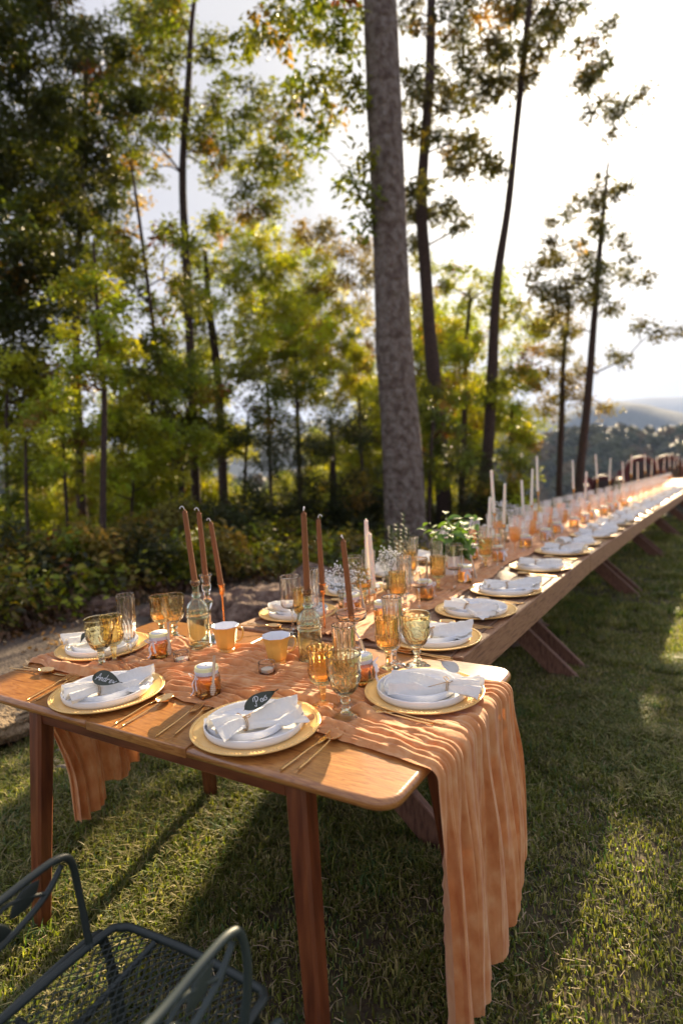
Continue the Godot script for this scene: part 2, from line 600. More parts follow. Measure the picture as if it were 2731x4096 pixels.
func sky_picture(toward: Vector3) -> ImageTexture:
	var im := Image.create_empty(1024, 512, false, Image.FORMAT_RGBF)
	var n := noise(0.9, 5, 77)
	for j in 512:
		var pol := PI * (j + 0.5) / 512
		for i in 1024:
			var az := float(i + 0.5) / 1024 * TAU
			var d := Vector3(sin(az) * sin(pol), cos(pol), -cos(az) * sin(pol))
			var ang := acos(clampf(d.dot(toward), -1, 1))
			var glow := exp(-pow(ang / 0.72, 2.0))
			var halo := exp(-pow(ang / 0.20, 2.0))
			var low := pow(1.0 - clampf(d.y, 0, 1), 3.0)
			var c := Vector3(0.18, 0.19, 0.255).lerp(Vector3(0.28, 0.28, 0.295), low * 0.8)
			c = c.lerp(Vector3(0.270, 0.264, 0.254), glow)
			var q := n.get_noise_3d(d.x * 1.5 + d.y, d.y * 3.5, d.z * 1.5 + d.y)
			c = c.lerp(Vector3(0.268, 0.264, 0.266), clampf(q * 1.6 + 0.15, 0.0, 0.6))
			c += Vector3(0.8, 0.72, 0.60) * halo
			im.set_pixel(i, j, Color(c.x, c.y, c.z))
	return ImageTexture.create_from_image(im)

# ---------------------------------------------------------------- land
func build_land() -> void:
	var axis := func(k: float) -> float:       # close rows near the tables, wide ones far away
		return signf(k) * (absf(k) * 6.0 + pow(absf(k), 5.0) * 150.0)
	var st := begin()
	add_grid(st, 150, 150, func(u: float, v: float) -> Vector3:
		var x: float = axis.call(u * 2.0 - 1.0) + 0.5
		var z: float = axis.call(v * 2.0 - 1.0) - 4.0
		return Vector3(x, ground(x, z), z), true)
	tag(put("ground", done(st), M.dirt), "lawn and forest floor under the tables", "ground", "", "structure")
	# the gravel path along the wood
	var path := grid(90, 14, func(u: float, v: float) -> Vector3:
		var s := lerpf(-2.5, 7.2, u)
		var edge := 0.10 * sin(s * 2.3) + 0.06 * sin(s * 5.1)
		var t := lerpf(-2.62 + edge, -1.2 + edge * 0.6, v) + 0.12 * maxf(0.0, s - 3.0)
		var p := T(t, s)
		return Vector3(p.x, ground(p.x, p.z) + 0.03 * sin(v * PI) + 0.006, p.z))
	tag(put("path", path, M.gravel), "grey brown gravel path left of the tables", "path", "", "structure")
	# rocks: rough noise on a flattened ball
	var k := 0
	for r in [
		[-0.25, 3.35, 1.15, 0.47, 0.5, "long rounded brown boulder behind the long table"],
		[-1.25, 2.95, 0.55, 0.24, 0.36, "low boulder at the left foot of the long boulder"],
		[-1.62, 2.70, 0.40, 0.20, 0.26, "reddish flat rock between path and boulders"],
		[-0.62, 2.30, 0.26, 0.17, 0.2, "pale broken stone seen beside the green bottle's foot"],
		[-1.95, 2.75, 0.28, 0.15, 0.22, "small dark rock at the end of the path"],
		[-2.75, 2.6, 0.22, 0.10, 0.16, "dark stone on the far bank of the path"],
		[-2.8, 3.6, 0.18, 0.09, 0.14, "smaller dark stone under the shrubs beyond the path"],
		[-1.0, -0.15, 0.62, 0.16, 0.22, "sunlit sandstone kerb block at the left frame edge"],
		[-1.12, 0.95, 0.52, 0.14, 0.20, "shaded sandstone kerb block behind the sunlit one"]]:
		var n := noise(1.6, 4, 100 + k)
		var kerb: bool = k >= 7
		var m := lathe(spline([[0.0, -0.5], [0.7, -0.4], [1.0, 0.0], [0.86, 0.55], [0.5, 0.9], [0.0, 1.0]], 5), 40, null, false)
		var st2 := SurfaceTool.new()
		var md := MeshDataTool.new()
		md.create_from_surface(m, 0)
		st2.begin(Mesh.PRIMITIVE_TRIANGLES)
		for f in md.get_face_count():
			for e in 3:
				var v := md.get_vertex(md.get_face_vertex(f, e))
				if kerb:
					v = Vector3(signf(v.x) * pow(absf(v.x), 0.45), v.y if v.y < 0.3 else 0.3 + (v.y - 0.3) * 0.55, signf(v.z) * pow(absf(v.z), 0.5))
				var d := 1.0 + 0.42 * n.get_noise_3d(v.x * 0.8, v.y * 0.8, v.z * 0.8) + 0.10 * n.get_noise_3d(v.x * 4, v.y * 4, v.z * 4)
				v = Vector3(v.x * r[2], v.y * r[3], v.z * r[4]) * d
				st2.add_vertex(v)
		st2.index()
		st2.generate_normals()
		var o := put("boulder" if k < 2 else "kerb_stone" if kerb else "rock", st2.commit(), M.sandstone if kerb else M.rock)
		var p := T(r[0], r[1])
		o.position = Vector3(p.x, ground(p.x, p.z), p.z)
		o.rotation.y = YAW + (PI / 2 if kerb else 0.1 * k + 0.05)
		tag(o, r[5], "rock", "rocks beside the path")
		k += 1
	# pebbles at the foot of the kerb
	var where := [[]]
	var tints := [[]]
	for i in 900:
		var p := T(rng.randf_range(-0.85, -0.2) - absf(rng.randfn(0, 0.2)), rng.randf_range(-0.9, 1.6))
		var sz := rng.randf_range(0.008, 0.022)
		where[0].append(Transform3D(Basis.from_euler(Vector3(rng.randf() * 6, rng.randf() * 6, 0)).scaled(Vector3(sz * 1.4, sz, sz)), Vector3(p.x, ground(p.x, p.z) + sz * 0.3, p.z)))
		var g := rng.randf_range(0.05, 0.22)
		tints[0].append(Color(g, g * 0.8, g * 0.65))
	multi("gravel", [lathe([[0, -1], [0.8, -0.6], [1, 0.1], [0.7, 0.8], [0, 1]], 7)], where, tints, M.straw)
	# hills beyond
	for h in [
		["hillside", 260.0, 240.0, -13.0, 8.0, M.woods, "wooded slope beyond the tables"],
		["hill", 1150.0, 700.0, 16.0, 14.0, M.far_woods, "blue wooded ridge beyond the slope"],
		["mountain", 2900.0, 1500.0, 92.0, 30.0, M.far_woods, "pale farthest mountain on the skyline"]]:
		var n := noise(0.6, 4, int(h[1]))
		var m := grid(160, 40, func(u: float, v: float) -> Vector3:
			var az := lerpf(-1.2, 1.15, u)
			var rad: float = h[1] + h[2] * (v - 0.35)
			var crest: float = h[3] + h[4] * (n.get_noise_1d(az * 3.2) * 1.7 + n.get_noise_1d(az * 18.0) * 0.12)
			if h[0] == "hill":
				crest += 30.0 * exp(-pow((az - 0.395) / 0.07, 2.0)) - 14.0 * smoothstep(0.44, 0.56, az)
			if h[0] == "hillside":
				crest += 11.0 * smoothstep(0.22, 0.42, az)
			var y := lerpf(-75.0, crest, smoothstep(0.0, 0.5, v)) - smoothstep(0.55, 1.0, v) * 40.0
			y += n.get_noise_2d(az * 25.0, v * 7.0) * h[4] * 0.25 * sin(v * PI)
			return Vector3(sin(az) * rad, y, -cos(az) * rad), true)
		tag(put(h[0], m, h[5]), h[6], "hill", "", "structure")
	# trees of the wooded slope, one mass
	var lump := lumpy_crown(5)
	var w2 := [[]]
	var c2 := [[]]
	var hn := noise(0.6, 4, 260)
	for i in 5200:
		var az := rng.randf_range(-0.85, 0.75)
		var v := rng.randf_range(0.02, 0.62)
		var rad := 260.0 + 240.0 * (v - 0.35)
		var crest := -13.0 + 11.0 * smoothstep(0.22, 0.42, az) + 8.0 * (hn.get_noise_1d(az * 3.2) * 1.7 + hn.get_noise_1d(az * 18.0) * 0.12)
		var y := lerpf(-75.0, crest, smoothstep(0.0, 0.5, v)) - smoothstep(0.55, 1.0, v) * 40.0
		var sz := rng.randf_range(1.6, 3.6)
		w2[0].append(Transform3D(Basis(Vector3.UP, rng.randf() * 6).scaled(Vector3(sz, sz * rng.randf_range(0.9, 1.3), sz)), Vector3(sin(az) * rad, y - 1.5, -cos(az) * rad)))
		var g := rng.randf_range(0.5, 1.3)
		tints_leaf(c2[0], [Color(0.085, 0.10, 0.03), Color(0.14, 0.14, 0.04), Color(0.06, 0.085, 0.03), Color(0.17, 0.12, 0.04)][rng.randi() % 4], g)
	multi("far_forest", [lump], w2, c2, M.leaf)
	tag(get_node("far_forest"), "mass of sunlit trees on the slope beyond the tables", "forest", "", "stuff")
	tag(get_node("gravel"), "small pebbles at the foot of the kerb stones", "gravel", "", "stuff")

func tints_leaf(list: Array, c: Color, g: float) -> void:
	list.append(Color(c.r * g, c.g * g, c.b * g))

func lumpy_crown(sd: int) -> ArrayMesh:
	var n := noise(1.3, 3, sd)
	return lathe(spline([[0.0, 0.0], [0.8, 0.3], [1.05, 0.9], [0.8, 1.5], [0.4, 1.9], [0.0, 2.0]], 3), 16, func(a: float, _i: int, r: float, y: float) -> Array:
		var d := 1.0 + 0.7 * n.get_noise_3d(cos(a) * r * 1.5, y * 1.5, sin(a) * r * 1.5)
		return [r * d, y * (0.8 + 0.2 * d)], true)

func spline(profile: Array, k: int) -> Array:
	var out := []
	var n := profile.size()
	for i in n - 1:
		var a: Array = profile[maxi(i - 1, 0)]
		var b: Array = profile[i]
		var c: Array = profile[i + 1]
		var d: Array = profile[mini(i + 2, n - 1)]
		for j in k:
			var u := float(j) / k
			out.append([maxf(0.0, cubic_interpolate(b[0], c[0], a[0], d[0], u)) if b[0] > 0 or j > 0 else 0.0, cubic_interpolate(b[1], c[1], a[1], d[1], u)])
	out.append(profile[n - 1])
	return out

# ---------------------------------------------------------------- woods
var sprays := []
var fine_sprays := []

func spray(sd: int, count: int, long: float, wide: float) -> ArrayMesh:
	# a twig with leaves: each leaf is folded along its midrib
	var g := RandomNumberGenerator.new()
	g.seed = sd
	var st := begin(true)
	for i in count:
		var at := Vector3(g.randf_range(-0.13, 0.13), g.randf_range(-0.10, 0.10), g.randf_range(-0.13, 0.13))
		var az := g.randf() * TAU
		var dip := g.randf_range(-0.9, 0.5)
		var d := Vector3(cos(az) * cos(dip), sin(dip), sin(az) * cos(dip))
		var roll := g.randfn(0, 0.6)
		var side := d.cross(Vector3.UP).normalized().rotated(d, roll)
		var up := side.cross(d)
		var l := long * g.randf_range(0.7, 1.25)
		var w := wide * g.randf_range(0.8, 1.2)
		var a := at
		var b := at + d * l * 0.45 + side * w * 0.5 + up * w * 0.15
		var c := at + d * l - up * l * 0.12
		var e := at + d * l * 0.45 - side * w * 0.5 + up * w * 0.15
		var mid := at + d * l * 0.5
		tri(st, a, b, mid, up)
		tri(st, b, c, mid, up)
		tri(st, c, e, mid, up)
		tri(st, e, a, mid, up)
	return done(st)

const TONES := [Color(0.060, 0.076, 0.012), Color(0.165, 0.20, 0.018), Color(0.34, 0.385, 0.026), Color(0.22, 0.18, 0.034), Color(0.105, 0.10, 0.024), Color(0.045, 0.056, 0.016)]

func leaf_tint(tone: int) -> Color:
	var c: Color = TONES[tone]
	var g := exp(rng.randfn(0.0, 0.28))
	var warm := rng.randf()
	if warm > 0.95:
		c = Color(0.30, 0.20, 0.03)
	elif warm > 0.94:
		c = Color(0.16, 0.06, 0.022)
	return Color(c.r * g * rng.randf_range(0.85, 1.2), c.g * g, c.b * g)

func crown(o: Node3D, base: Vector3, blobs: Array, tone: int, size: float, cov: float, scale: float, loose := 0.95) -> void:
	# blobs of [x, y, z, r]; leaves lie in clumps inside each
	var twigs: Array = fine_sprays if tone == 5 else sprays
	var where := [[], [], []]
	var tints := [[], [], []]
	for b in blobs:
		var c := Vector3(b[0], b[1], b[2]) - base
		var r: float = b[3]
		var clumps := maxi(4, int(r * r * 60.0))
		var left := int(400.0 * r * r * cov * scale / size / size) + 6
		var centres := []
		for i in clumps:
			var d := Vector3(rng.randfn(), rng.randfn(), rng.randfn()).normalized() * pow(rng.randf(), 0.45) * r * loose
			centres.append([c + Vector3(d.x * 1.12, d.y * 0.85, d.z * 1.12), leaf_tint(tone)])
		for i in left:
			var q: Array = centres[rng.randi() % clumps]
			var p: Vector3 = q[0] + Vector3(rng.randfn(), rng.randfn() * 0.7, rng.randfn()) * 0.14 * pow(r, 0.5) * loose
			var k := rng.randi() % 3
			where[k].append(Transform3D(Basis.from_euler(Vector3(rng.randfn(0, 0.35), rng.randf() * TAU, rng.randfn(0, 0.35))).scaled(Vector3.ONE * size * rng.randf_range(0.75, 1.25)), p))
			var j := rng.randf_range(0.75, 1.3)
			tints[k].append(Color(q[1].r * j, q[1].g * j, q[1].b * j))
	multi("crown", twigs, where, tints, M.leaf, o)

func tree(called: String, label: String, trunk: Array, blobs: Array, tone: int, size: float, cov: float) -> void:
	var o := thing(called, label, "tree")
	var pts := []
	var radii := []
	for p in trunk:
		pts.append(Vector3(p[0], p[1], p[2]) / 100.0)
		radii.append(p[3] / (1000.0 if called == "big_oak_tree" else 1180.0))
	var base := Vector3(pts[0].x, ground(pts[0].x, pts[0].z) - 0.05, pts[0].z)
	o.position = base
	var line := [Vector3.ZERO]
	var thick := [radii[0] * (1.75 if called == "big_oak_tree" else 1.35)]
	for i in pts.size():
		if pts[i].y > base.y + 0.25:
			line.append(pts[i] - base)
			thick.append(radii[i])
	var fine := smooth(line, 5)
	var fr := []
	for i in fine.size():
		var k := mini(i / 5, thick.size() - 2)
		fr.append(lerpf(thick[k], thick[k + 1], i / 5.0 - k) * (1.0 + 0.06 * wob.get_noise_2d(i * 37.0, base.x * 50)))
	put("trunk", tube(fine, fr, 36 if called == "big_oak_tree" else 14, 1.0, 0.07), M.bark if called == "big_oak_tree" else M.bark_dark, o)
	var list := []
	for i in blobs.size() / 4:
		list.append([blobs[i * 4] / 10.0, blobs[i * 4 + 1] / 10.0, blobs[i * 4 + 2] / 10.0, blobs[i * 4 + 3] / 100.0])
	var limbs := begin()
	var joints := []
	for k in range(3, fine.size()):
		joints.append([fine[k], fr[k] * 0.6])
	var todo := list.duplicate()
	while todo.size():                       # each clump hangs on the nearest wood there is
		var best := 1e9
		var bi := 0
		var bj := 0
		for i in todo.size():
			var c := Vector3(todo[i][0], todo[i][1], todo[i][2]) - base
			for j in joints.size():
				var d: float = joints[j][0].distance_to(c - Vector3(0, 0.12, 0)) + (0.25 if joints[j][0].y > c.y else 0.0)
				if d < best:
					best = d
					bi = i
					bj = j
		var c := Vector3(todo[bi][0], todo[bi][1], todo[bi][2]) - base
		var a: Vector3 = joints[bj][0]
		var r0: float = minf(joints[bj][1], 0.010 + 0.010 * a.distance_to(c))
		var mid := a.lerp(c, 0.5) + Vector3(rng.randfn(0, 0.07), 0.06, rng.randfn(0, 0.07))
		var way := smooth([a, mid, c], 3)
		add_tube(limbs, way, [r0, r0 * 0.92, r0 * 0.85, r0 * 0.8, r0 * 0.72, r0 * 0.65, r0 * 0.55], 5)
		joints.append([way[3], r0 * 0.75])
		joints.append([c, r0 * 0.6])
		todo.remove_at(bi)
	tag(put("limbs", done(limbs), M.bark_dark, o), "", "", "", "stuff")
	crown(o, base, list, tone, size, cov, 1.0, 0.96 if base.x < 0.5 else 0.92)

func build_woods() -> void:
	sprays = [spray(1, 13, 0.082, 0.040), spray(2, 14, 0.070, 0.036), spray(3, 12, 0.095, 0.045)]
	fine_sprays = [spray(4, 16, 0.11, 0.020), spray(5, 16, 0.10, 0.018), spray(6, 14, 0.12, 0.022)]
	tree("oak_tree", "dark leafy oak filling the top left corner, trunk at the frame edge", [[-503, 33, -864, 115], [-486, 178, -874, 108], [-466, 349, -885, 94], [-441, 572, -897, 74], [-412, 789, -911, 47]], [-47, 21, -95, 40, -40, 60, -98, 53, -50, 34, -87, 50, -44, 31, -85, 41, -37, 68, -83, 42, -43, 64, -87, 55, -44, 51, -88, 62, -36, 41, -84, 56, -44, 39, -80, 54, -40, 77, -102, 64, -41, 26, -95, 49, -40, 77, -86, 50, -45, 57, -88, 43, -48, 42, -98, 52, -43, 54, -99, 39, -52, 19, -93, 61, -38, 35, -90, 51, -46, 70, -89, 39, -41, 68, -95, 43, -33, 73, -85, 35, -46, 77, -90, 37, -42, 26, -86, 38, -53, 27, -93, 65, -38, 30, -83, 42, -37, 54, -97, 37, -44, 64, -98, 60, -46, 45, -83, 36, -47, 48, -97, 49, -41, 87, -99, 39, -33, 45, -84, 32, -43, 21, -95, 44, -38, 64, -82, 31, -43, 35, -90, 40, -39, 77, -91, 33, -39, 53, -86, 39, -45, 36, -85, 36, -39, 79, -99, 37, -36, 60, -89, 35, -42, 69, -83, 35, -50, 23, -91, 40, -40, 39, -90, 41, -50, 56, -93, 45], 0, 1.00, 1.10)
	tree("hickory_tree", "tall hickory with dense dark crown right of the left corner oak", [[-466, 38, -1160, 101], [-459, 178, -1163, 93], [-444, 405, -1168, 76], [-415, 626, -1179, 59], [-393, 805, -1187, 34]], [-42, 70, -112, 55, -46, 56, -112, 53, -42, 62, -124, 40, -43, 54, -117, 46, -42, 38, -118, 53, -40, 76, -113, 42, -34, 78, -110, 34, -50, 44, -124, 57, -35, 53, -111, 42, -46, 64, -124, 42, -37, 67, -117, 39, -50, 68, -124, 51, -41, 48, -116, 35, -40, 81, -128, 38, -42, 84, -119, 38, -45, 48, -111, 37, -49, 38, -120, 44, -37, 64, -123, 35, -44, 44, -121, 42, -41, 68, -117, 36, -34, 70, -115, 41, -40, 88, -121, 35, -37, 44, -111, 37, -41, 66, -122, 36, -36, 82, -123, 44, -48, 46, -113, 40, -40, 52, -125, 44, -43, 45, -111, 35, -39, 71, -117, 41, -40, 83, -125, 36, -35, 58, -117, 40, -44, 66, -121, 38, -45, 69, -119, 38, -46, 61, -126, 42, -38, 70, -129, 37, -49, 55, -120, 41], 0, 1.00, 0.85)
	tree("tulip_poplar_tree", "tall slim tree whose dark stem runs up past the highest left crown", [[-263, 26, -1171, 105], [-258, 168, -1172, 97], [-248, 441, -1174, 81], [-242, 615, -1175, 73], [-222, 757, -1179, 65], [-209, 855, -1182, 49], [-192, 938, -1185, 36]], [-34, 87, -122, 51, -25, 83, -110, 38, -30, 78, -121, 49, -24, 88, -125, 48, -24, 75, -116, 41, -32, 71, -117, 46, -27, 71, -117, 40, -30, 87, -126, 39, -31, 76, -112, 30, -32, 73, -113, 31, -27, 63, -107, 29, -25, 79, -116, 34, -24, 89, -120, 33, -32, 93, -125, 34, -26, 77, -126, 35, -28, 71, -113, 30, -31, 90, -126, 36, -23, 86, -112, 30, -27, 89, -124, 33, -5, 62, -113, 41, -7, 72, -118, 41, -12, 52, -111, 31, -21, 65, -125, 40, -14, 68, -126, 35, -13, 58, -112, 31, -19, 72, -119, 44, -12, 73, -115, 36, -10, 68, -119, 34, -21, 68, -119, 33, -15, 55, -111, 23, -6, 63, -127, 32, -9, 54, -115, 35, -17, 75, -118, 30, -14, 65, -110, 35, -9, 59, -110, 34, -11, 68, -113, 23, -5, 67, -117, 25, -11, 62, -128, 27, -20, 84, -126, 30, -17, 83, -118, 20, -20, 66, -117, 32, -30, 64, -120, 33, -37, 65, -122, 43], 1, 1.00, 0.62)
	tree("young_hickory_tree", "leaning young hickory left of the slim dark stem", [[-238, 67, -971, 54], [-239, 165, -971, 47], [-253, 230, -968, 40], [-260, 355, -966, 34], [-265, 475, -964, 27], [-270, 552, -963, 17]], [-23, 29, -94, 28, -30, 47, -102, 28, -28, 26, -94, 33, -23, 39, -99, 29, -25, 47, -102, 30, -27, 42, -96, 26, -30, 41, -99, 34, -28, 37, -100, 26, -27, 29, -86, 28, -28, 34, -86, 23, -23, 26, -90, 24, -20, 42, -92, 25, -25, 30, -91, 21, -19, 33, -89, 27, -23, 32, -92, 23], 1, 1.00, 0.60)
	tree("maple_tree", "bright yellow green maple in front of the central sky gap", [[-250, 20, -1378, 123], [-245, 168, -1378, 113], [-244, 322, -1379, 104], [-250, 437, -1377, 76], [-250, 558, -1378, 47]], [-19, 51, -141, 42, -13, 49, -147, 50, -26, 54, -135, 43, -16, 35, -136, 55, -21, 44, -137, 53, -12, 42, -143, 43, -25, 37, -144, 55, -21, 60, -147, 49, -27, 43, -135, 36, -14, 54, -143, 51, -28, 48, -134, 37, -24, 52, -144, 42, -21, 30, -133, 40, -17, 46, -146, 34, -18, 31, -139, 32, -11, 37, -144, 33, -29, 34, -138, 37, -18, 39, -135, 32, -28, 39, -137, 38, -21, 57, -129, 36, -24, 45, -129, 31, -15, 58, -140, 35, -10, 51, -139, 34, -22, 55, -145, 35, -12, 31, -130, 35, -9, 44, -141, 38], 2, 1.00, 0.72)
	tree("sassafras_sapling", "thin forked sapling rising from the leaf litter at far left", [[-265, 2, -701, 40], [-259, 94, -704, 40], [-248, 211, -708, 35], [-250, 248, -707, 30], [-247, 302, -708, 23], [-245, 365, -709, 15]], [-24, 23, -71, 26, -27, 32, -71, 27, -28, 27, -72, 19, -24, 33, -71, 18, -24, 27, -72, 25, -28, 22, -69, 24, -24, 30, -72, 27, -26, 24, -68, 24, -22, 25, -72, 19, -25, 36, -73, 26], 2, 0.80, 0.70)
	tree("beech_tree", "slender beech just right of the bright maple", [[-171, 26, -1591, 59], [-166, 165, -1591, 54], [-162, 322, -1592, 49], [-158, 475, -1592, 43], [-160, 616, -1592, 27]], [-6, 32, -152, 43, -13, 53, -171, 40, -10, 42, -166, 62, -19, 53, -170, 45, -8, 55, -155, 37, -13, 60, -158, 44, -16, 41, -153, 36, -12, 29, -149, 52, -2, 40, -148, 39, -3, 55, -154, 45, -21, 36, -167, 50, -2, 48, -152, 55, -7, 61, -164, 38, -19, 45, -153, 43, -6, 45, -149, 33, -14, 36, -152, 40, -15, 48, -164, 38, -4, 38, -160, 36, -13, 55, -161, 41, -7, 50, -159, 40], 2, 1.00, 0.70)
	tree("dogwood_tree", "low reddish dogwood left of the big trunk", [[54, 22, -1499, 51], [52, 153, -1499, 46], [53, 252, -1499, 40], [38, 389, -1500, 25]], [9, 51, -144, 40, 7, 36, -150, 49, 2, 47, -160, 32, -1, 35, -143, 33, 3, 29, -156, 31, 0, 40, -144, 37, -2, 48, -143, 40, 7, 42, -146, 41, -4, 56, -140, 45, 8, 60, -160, 33, 6, 47, -147, 31, 0, 59, -142, 30, 3, 48, -138, 29, -4, 37, -139, 30, 3, 54, -143, 38, 6, 30, -148, 32, -6, 44, -152, 35, 3, 34, -162, 33, -2, 57, -159, 34, -2, 31, -144, 31], 3, 1.00, 0.65)
	tree("big_oak_tree", "big grey oak trunk standing right behind the long table", [[78, 23, -796, 264], [78, 147, -796, 237], [74, 252, -797, 221], [75, 353, -797, 205], [75, 500, -796, 197], [75, 641, -796, 194], [75, 861, -796, 170], [80, 1111, -796, 130]], [-9, 61, -81, 14, -8, 65, -85, 17, -5, 59, -75, 16, -4, 66, -84, 20, -2, 63, -79, 20, 1, 66, -83, 25, 3, 61, -78, 25, 5, 64, -81, 22, -4, 61, -80, 8, -1, 58, -75, 10, 1, 62, -83, 11, 4, 62, -84, 12, -2, 56, -80, 10, 0, 55, -79, 12, 2, 59, -85, 8, -2, 53, -78, 8, 1, 55, -85, 8, 4, 55, -79, 8, 5, 52, -78, 8, 0, 50, -78, 8, -1, 47, -75, 8, 4, 46, -77, 13, 4, 42, -77, 13, 3, 43, -75, 8, 5, 40, -80, 14], 1, 1.10, 0.50)
	tree("curved_oak_tree", "second oak with curved reddish trunk right of the big trunk", [[173, 34, -1086, 156], [170, 144, -1087, 148], [162, 287, -1088, 134], [157, 426, -1089, 111], [156, 528, -1089, 104], [174, 690, -1086, 89], [182, 816, -1085, 74], [187, 966, -1085, 60]], [15, 63, -108, 21, 20, 52, -98, 23, 24, 53, -100, 22, 27, 70, -115, 35, 19, 63, -101, 22, 15, 67, -106, 30, 20, 74, -117, 27, 18, 58, -101, 23, 23, 60, -106, 25, 22, 72, -114, 25, 13, 67, -100, 23, 22, 55, -99, 21, 23, 63, -116, 23, 15, 51, -113, 23, 12, 52, -104, 25, 20, 51, -108, 22, 21, 46, -103, 21, 18, 52, -116, 20, 15, 48, -118, 23, 15, 51, -100, 17, 14, 81, -110, 21, 15, 75, -103, 17, 19, 79, -106, 19], 4, 1.00, 0.85)
	tree("gum_tree", "slim tree crossing the sun glow, dark crown at the top edge", [[262, 37, -1171, 138], [272, 139, -1169, 121], [281, 254, -1167, 113], [292, 402, -1164, 89], [313, 523, -1159, 73], [329, 647, -1154, 65], [346, 781, -1149, 65], [354, 846, -1147, 57], [364, 966, -1147, 50]], [26, 85, -122, 27, 36, 87, -118, 37, 29, 76, -111, 34, 26, 83, -114, 32, 38, 78, -112, 26, 35, 75, -113, 32, 38, 83, -117, 26, 28, 78, -122, 27, 30, 71, -113, 29, 26, 77, -116, 26, 29, 72, -108, 26, 32, 81, -113, 33, 42, 85, -121, 26, 40, 84, -113, 30, 35, 73, -116, 30, 32, 88, -117, 26, 24, 81, -119, 24, 45, 84, -117, 19, 43, 74, -107, 14, 41, 74, -109, 11, 49, 82, -117, 14, 46, 73, -111, 10, 47, 75, -119, 10, 45, 60, -104, 22, 45, 73, -117, 26, 45, 71, -111, 25, 44, 66, -111, 16, 50, 69, -117, 18, 46, 62, -103, 11, 51, 67, -109, 13], 4, 1.00, 0.80)
	tree("cherry_tree", "thin bare stemmed tree at the right with sparse leaf tufts", [[452, 43, -1219, 96], [465, 169, -1214, 88], [475, 287, -1210, 75], [486, 425, -1206, 61], [495, 529, -1202, 39], [503, 608, -1199, 22]], [47, 48, -116, 26, 48, 42, -118, 25, 47, 42, -127, 19, 48, 53, -119, 18, 49, 38, -126, 23, 37, 38, -115, 25, 44, 46, -132, 29, 50, 47, -129, 25, 46, 48, -125, 19, 42, 36, -117, 20, 51, 57, -123, 23, 37, 43, -119, 21, 42, 40, -121, 25, 44, 37, -113, 18, 38, 46, -116, 23, 47, 38, -115, 21, 40, 37, -118, 22, 49, 57, -127, 17, 47, 57, -116, 10, 43, 54, -129, 13, 41, 51, -114, 13, 49, 53, -112, 12, 50, 53, -111, 8, 55, 48, -126, 15, 55, 49, -124, 8, 50, 41, -110, 10, 55, 42, -126, 17, 54, 39, -113, 8, 49, 35, -116, 14, 56, 32, -119, 14, 55, 30, -112, 8, 54, 28, -128, 13, 52, 26, -117, 12, 61, 30, -116, 8, 44, 32, -124, 23, 39, 34, -120, 26], 4, 1.00, 0.75)
	tree("walnut_tree", "small dark forked tree left of the thin stemmed one", [[482, 24, -1420, 81], [490, 176, -1418, 71], [493, 269, -1417, 61], [501, 350, -1414, 40], [510, 413, -1411, 25]], [52, 23, -146, 36, 45, 28, -153, 33, 51, 31, -143, 37, 42, 25, -135, 28, 47, 32, -149, 33, 48, 20, -146, 43, 52, 27, -140, 34, 50, 37, -145, 44, 55, 18, -134, 16, 52, 20, -136, 16], 3, 1.00, 0.80)
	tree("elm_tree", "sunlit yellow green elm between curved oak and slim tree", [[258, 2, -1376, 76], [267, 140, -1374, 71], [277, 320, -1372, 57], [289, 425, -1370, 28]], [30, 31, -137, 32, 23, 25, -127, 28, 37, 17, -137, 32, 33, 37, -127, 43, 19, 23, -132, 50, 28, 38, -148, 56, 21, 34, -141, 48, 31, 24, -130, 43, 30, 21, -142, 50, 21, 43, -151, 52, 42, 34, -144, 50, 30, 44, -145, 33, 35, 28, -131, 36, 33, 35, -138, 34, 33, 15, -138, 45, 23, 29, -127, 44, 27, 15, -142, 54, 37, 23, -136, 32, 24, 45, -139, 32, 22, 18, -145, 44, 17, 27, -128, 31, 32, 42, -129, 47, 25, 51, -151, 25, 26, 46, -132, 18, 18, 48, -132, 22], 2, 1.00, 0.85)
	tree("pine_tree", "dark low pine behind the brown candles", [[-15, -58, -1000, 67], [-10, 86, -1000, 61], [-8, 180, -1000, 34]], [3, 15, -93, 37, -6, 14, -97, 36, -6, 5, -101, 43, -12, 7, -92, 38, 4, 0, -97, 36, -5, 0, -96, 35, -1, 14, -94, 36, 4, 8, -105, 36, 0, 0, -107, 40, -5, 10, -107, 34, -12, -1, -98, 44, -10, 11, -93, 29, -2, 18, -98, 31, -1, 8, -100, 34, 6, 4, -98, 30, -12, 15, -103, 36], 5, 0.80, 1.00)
	tree("oak_sapling", "thin sapling with yellow leaves at the left frame edge", [[-354, 4, -718, 27], [-350, 97, -720, 22], [-344, 169, -722, 16]], [-36, 14, -74, 22, -38, 18, -75, 26, -32, 17, -73, 24, -31, 13, -71, 19, -35, 20, -77, 21], 2, 0.80, 0.70)
	tree("birch_sapling", "pale green sapling right of the thin edge sapling", [[-354, 25, -828, 30], [-351, 115, -829, 24], [-346, 198, -831, 18]], [-37, 13, -87, 25, -35, 20, -78, 27, -31, 17, -81, 24, -34, 22, -85, 23, -38, 17, -86, 32, -36, 20, -88, 23], 2, 0.80, 0.70)
	tree("poplar_sapling", "leafy sapling under the bright maple", [[-248, 10, -917, 29], [-237, 116, -920, 26], [-228, 189, -922, 16]], [-24, 18, -84, 24, -23, 16, -87, 26, -25, 24, -90, 25, -20, 13, -94, 25, -27, 12, -96, 27, -20, 22, -94, 34, -19, 16, -93, 28, -27, 21, -87, 35, -29, 14, -93, 29], 2, 0.80, 0.80)
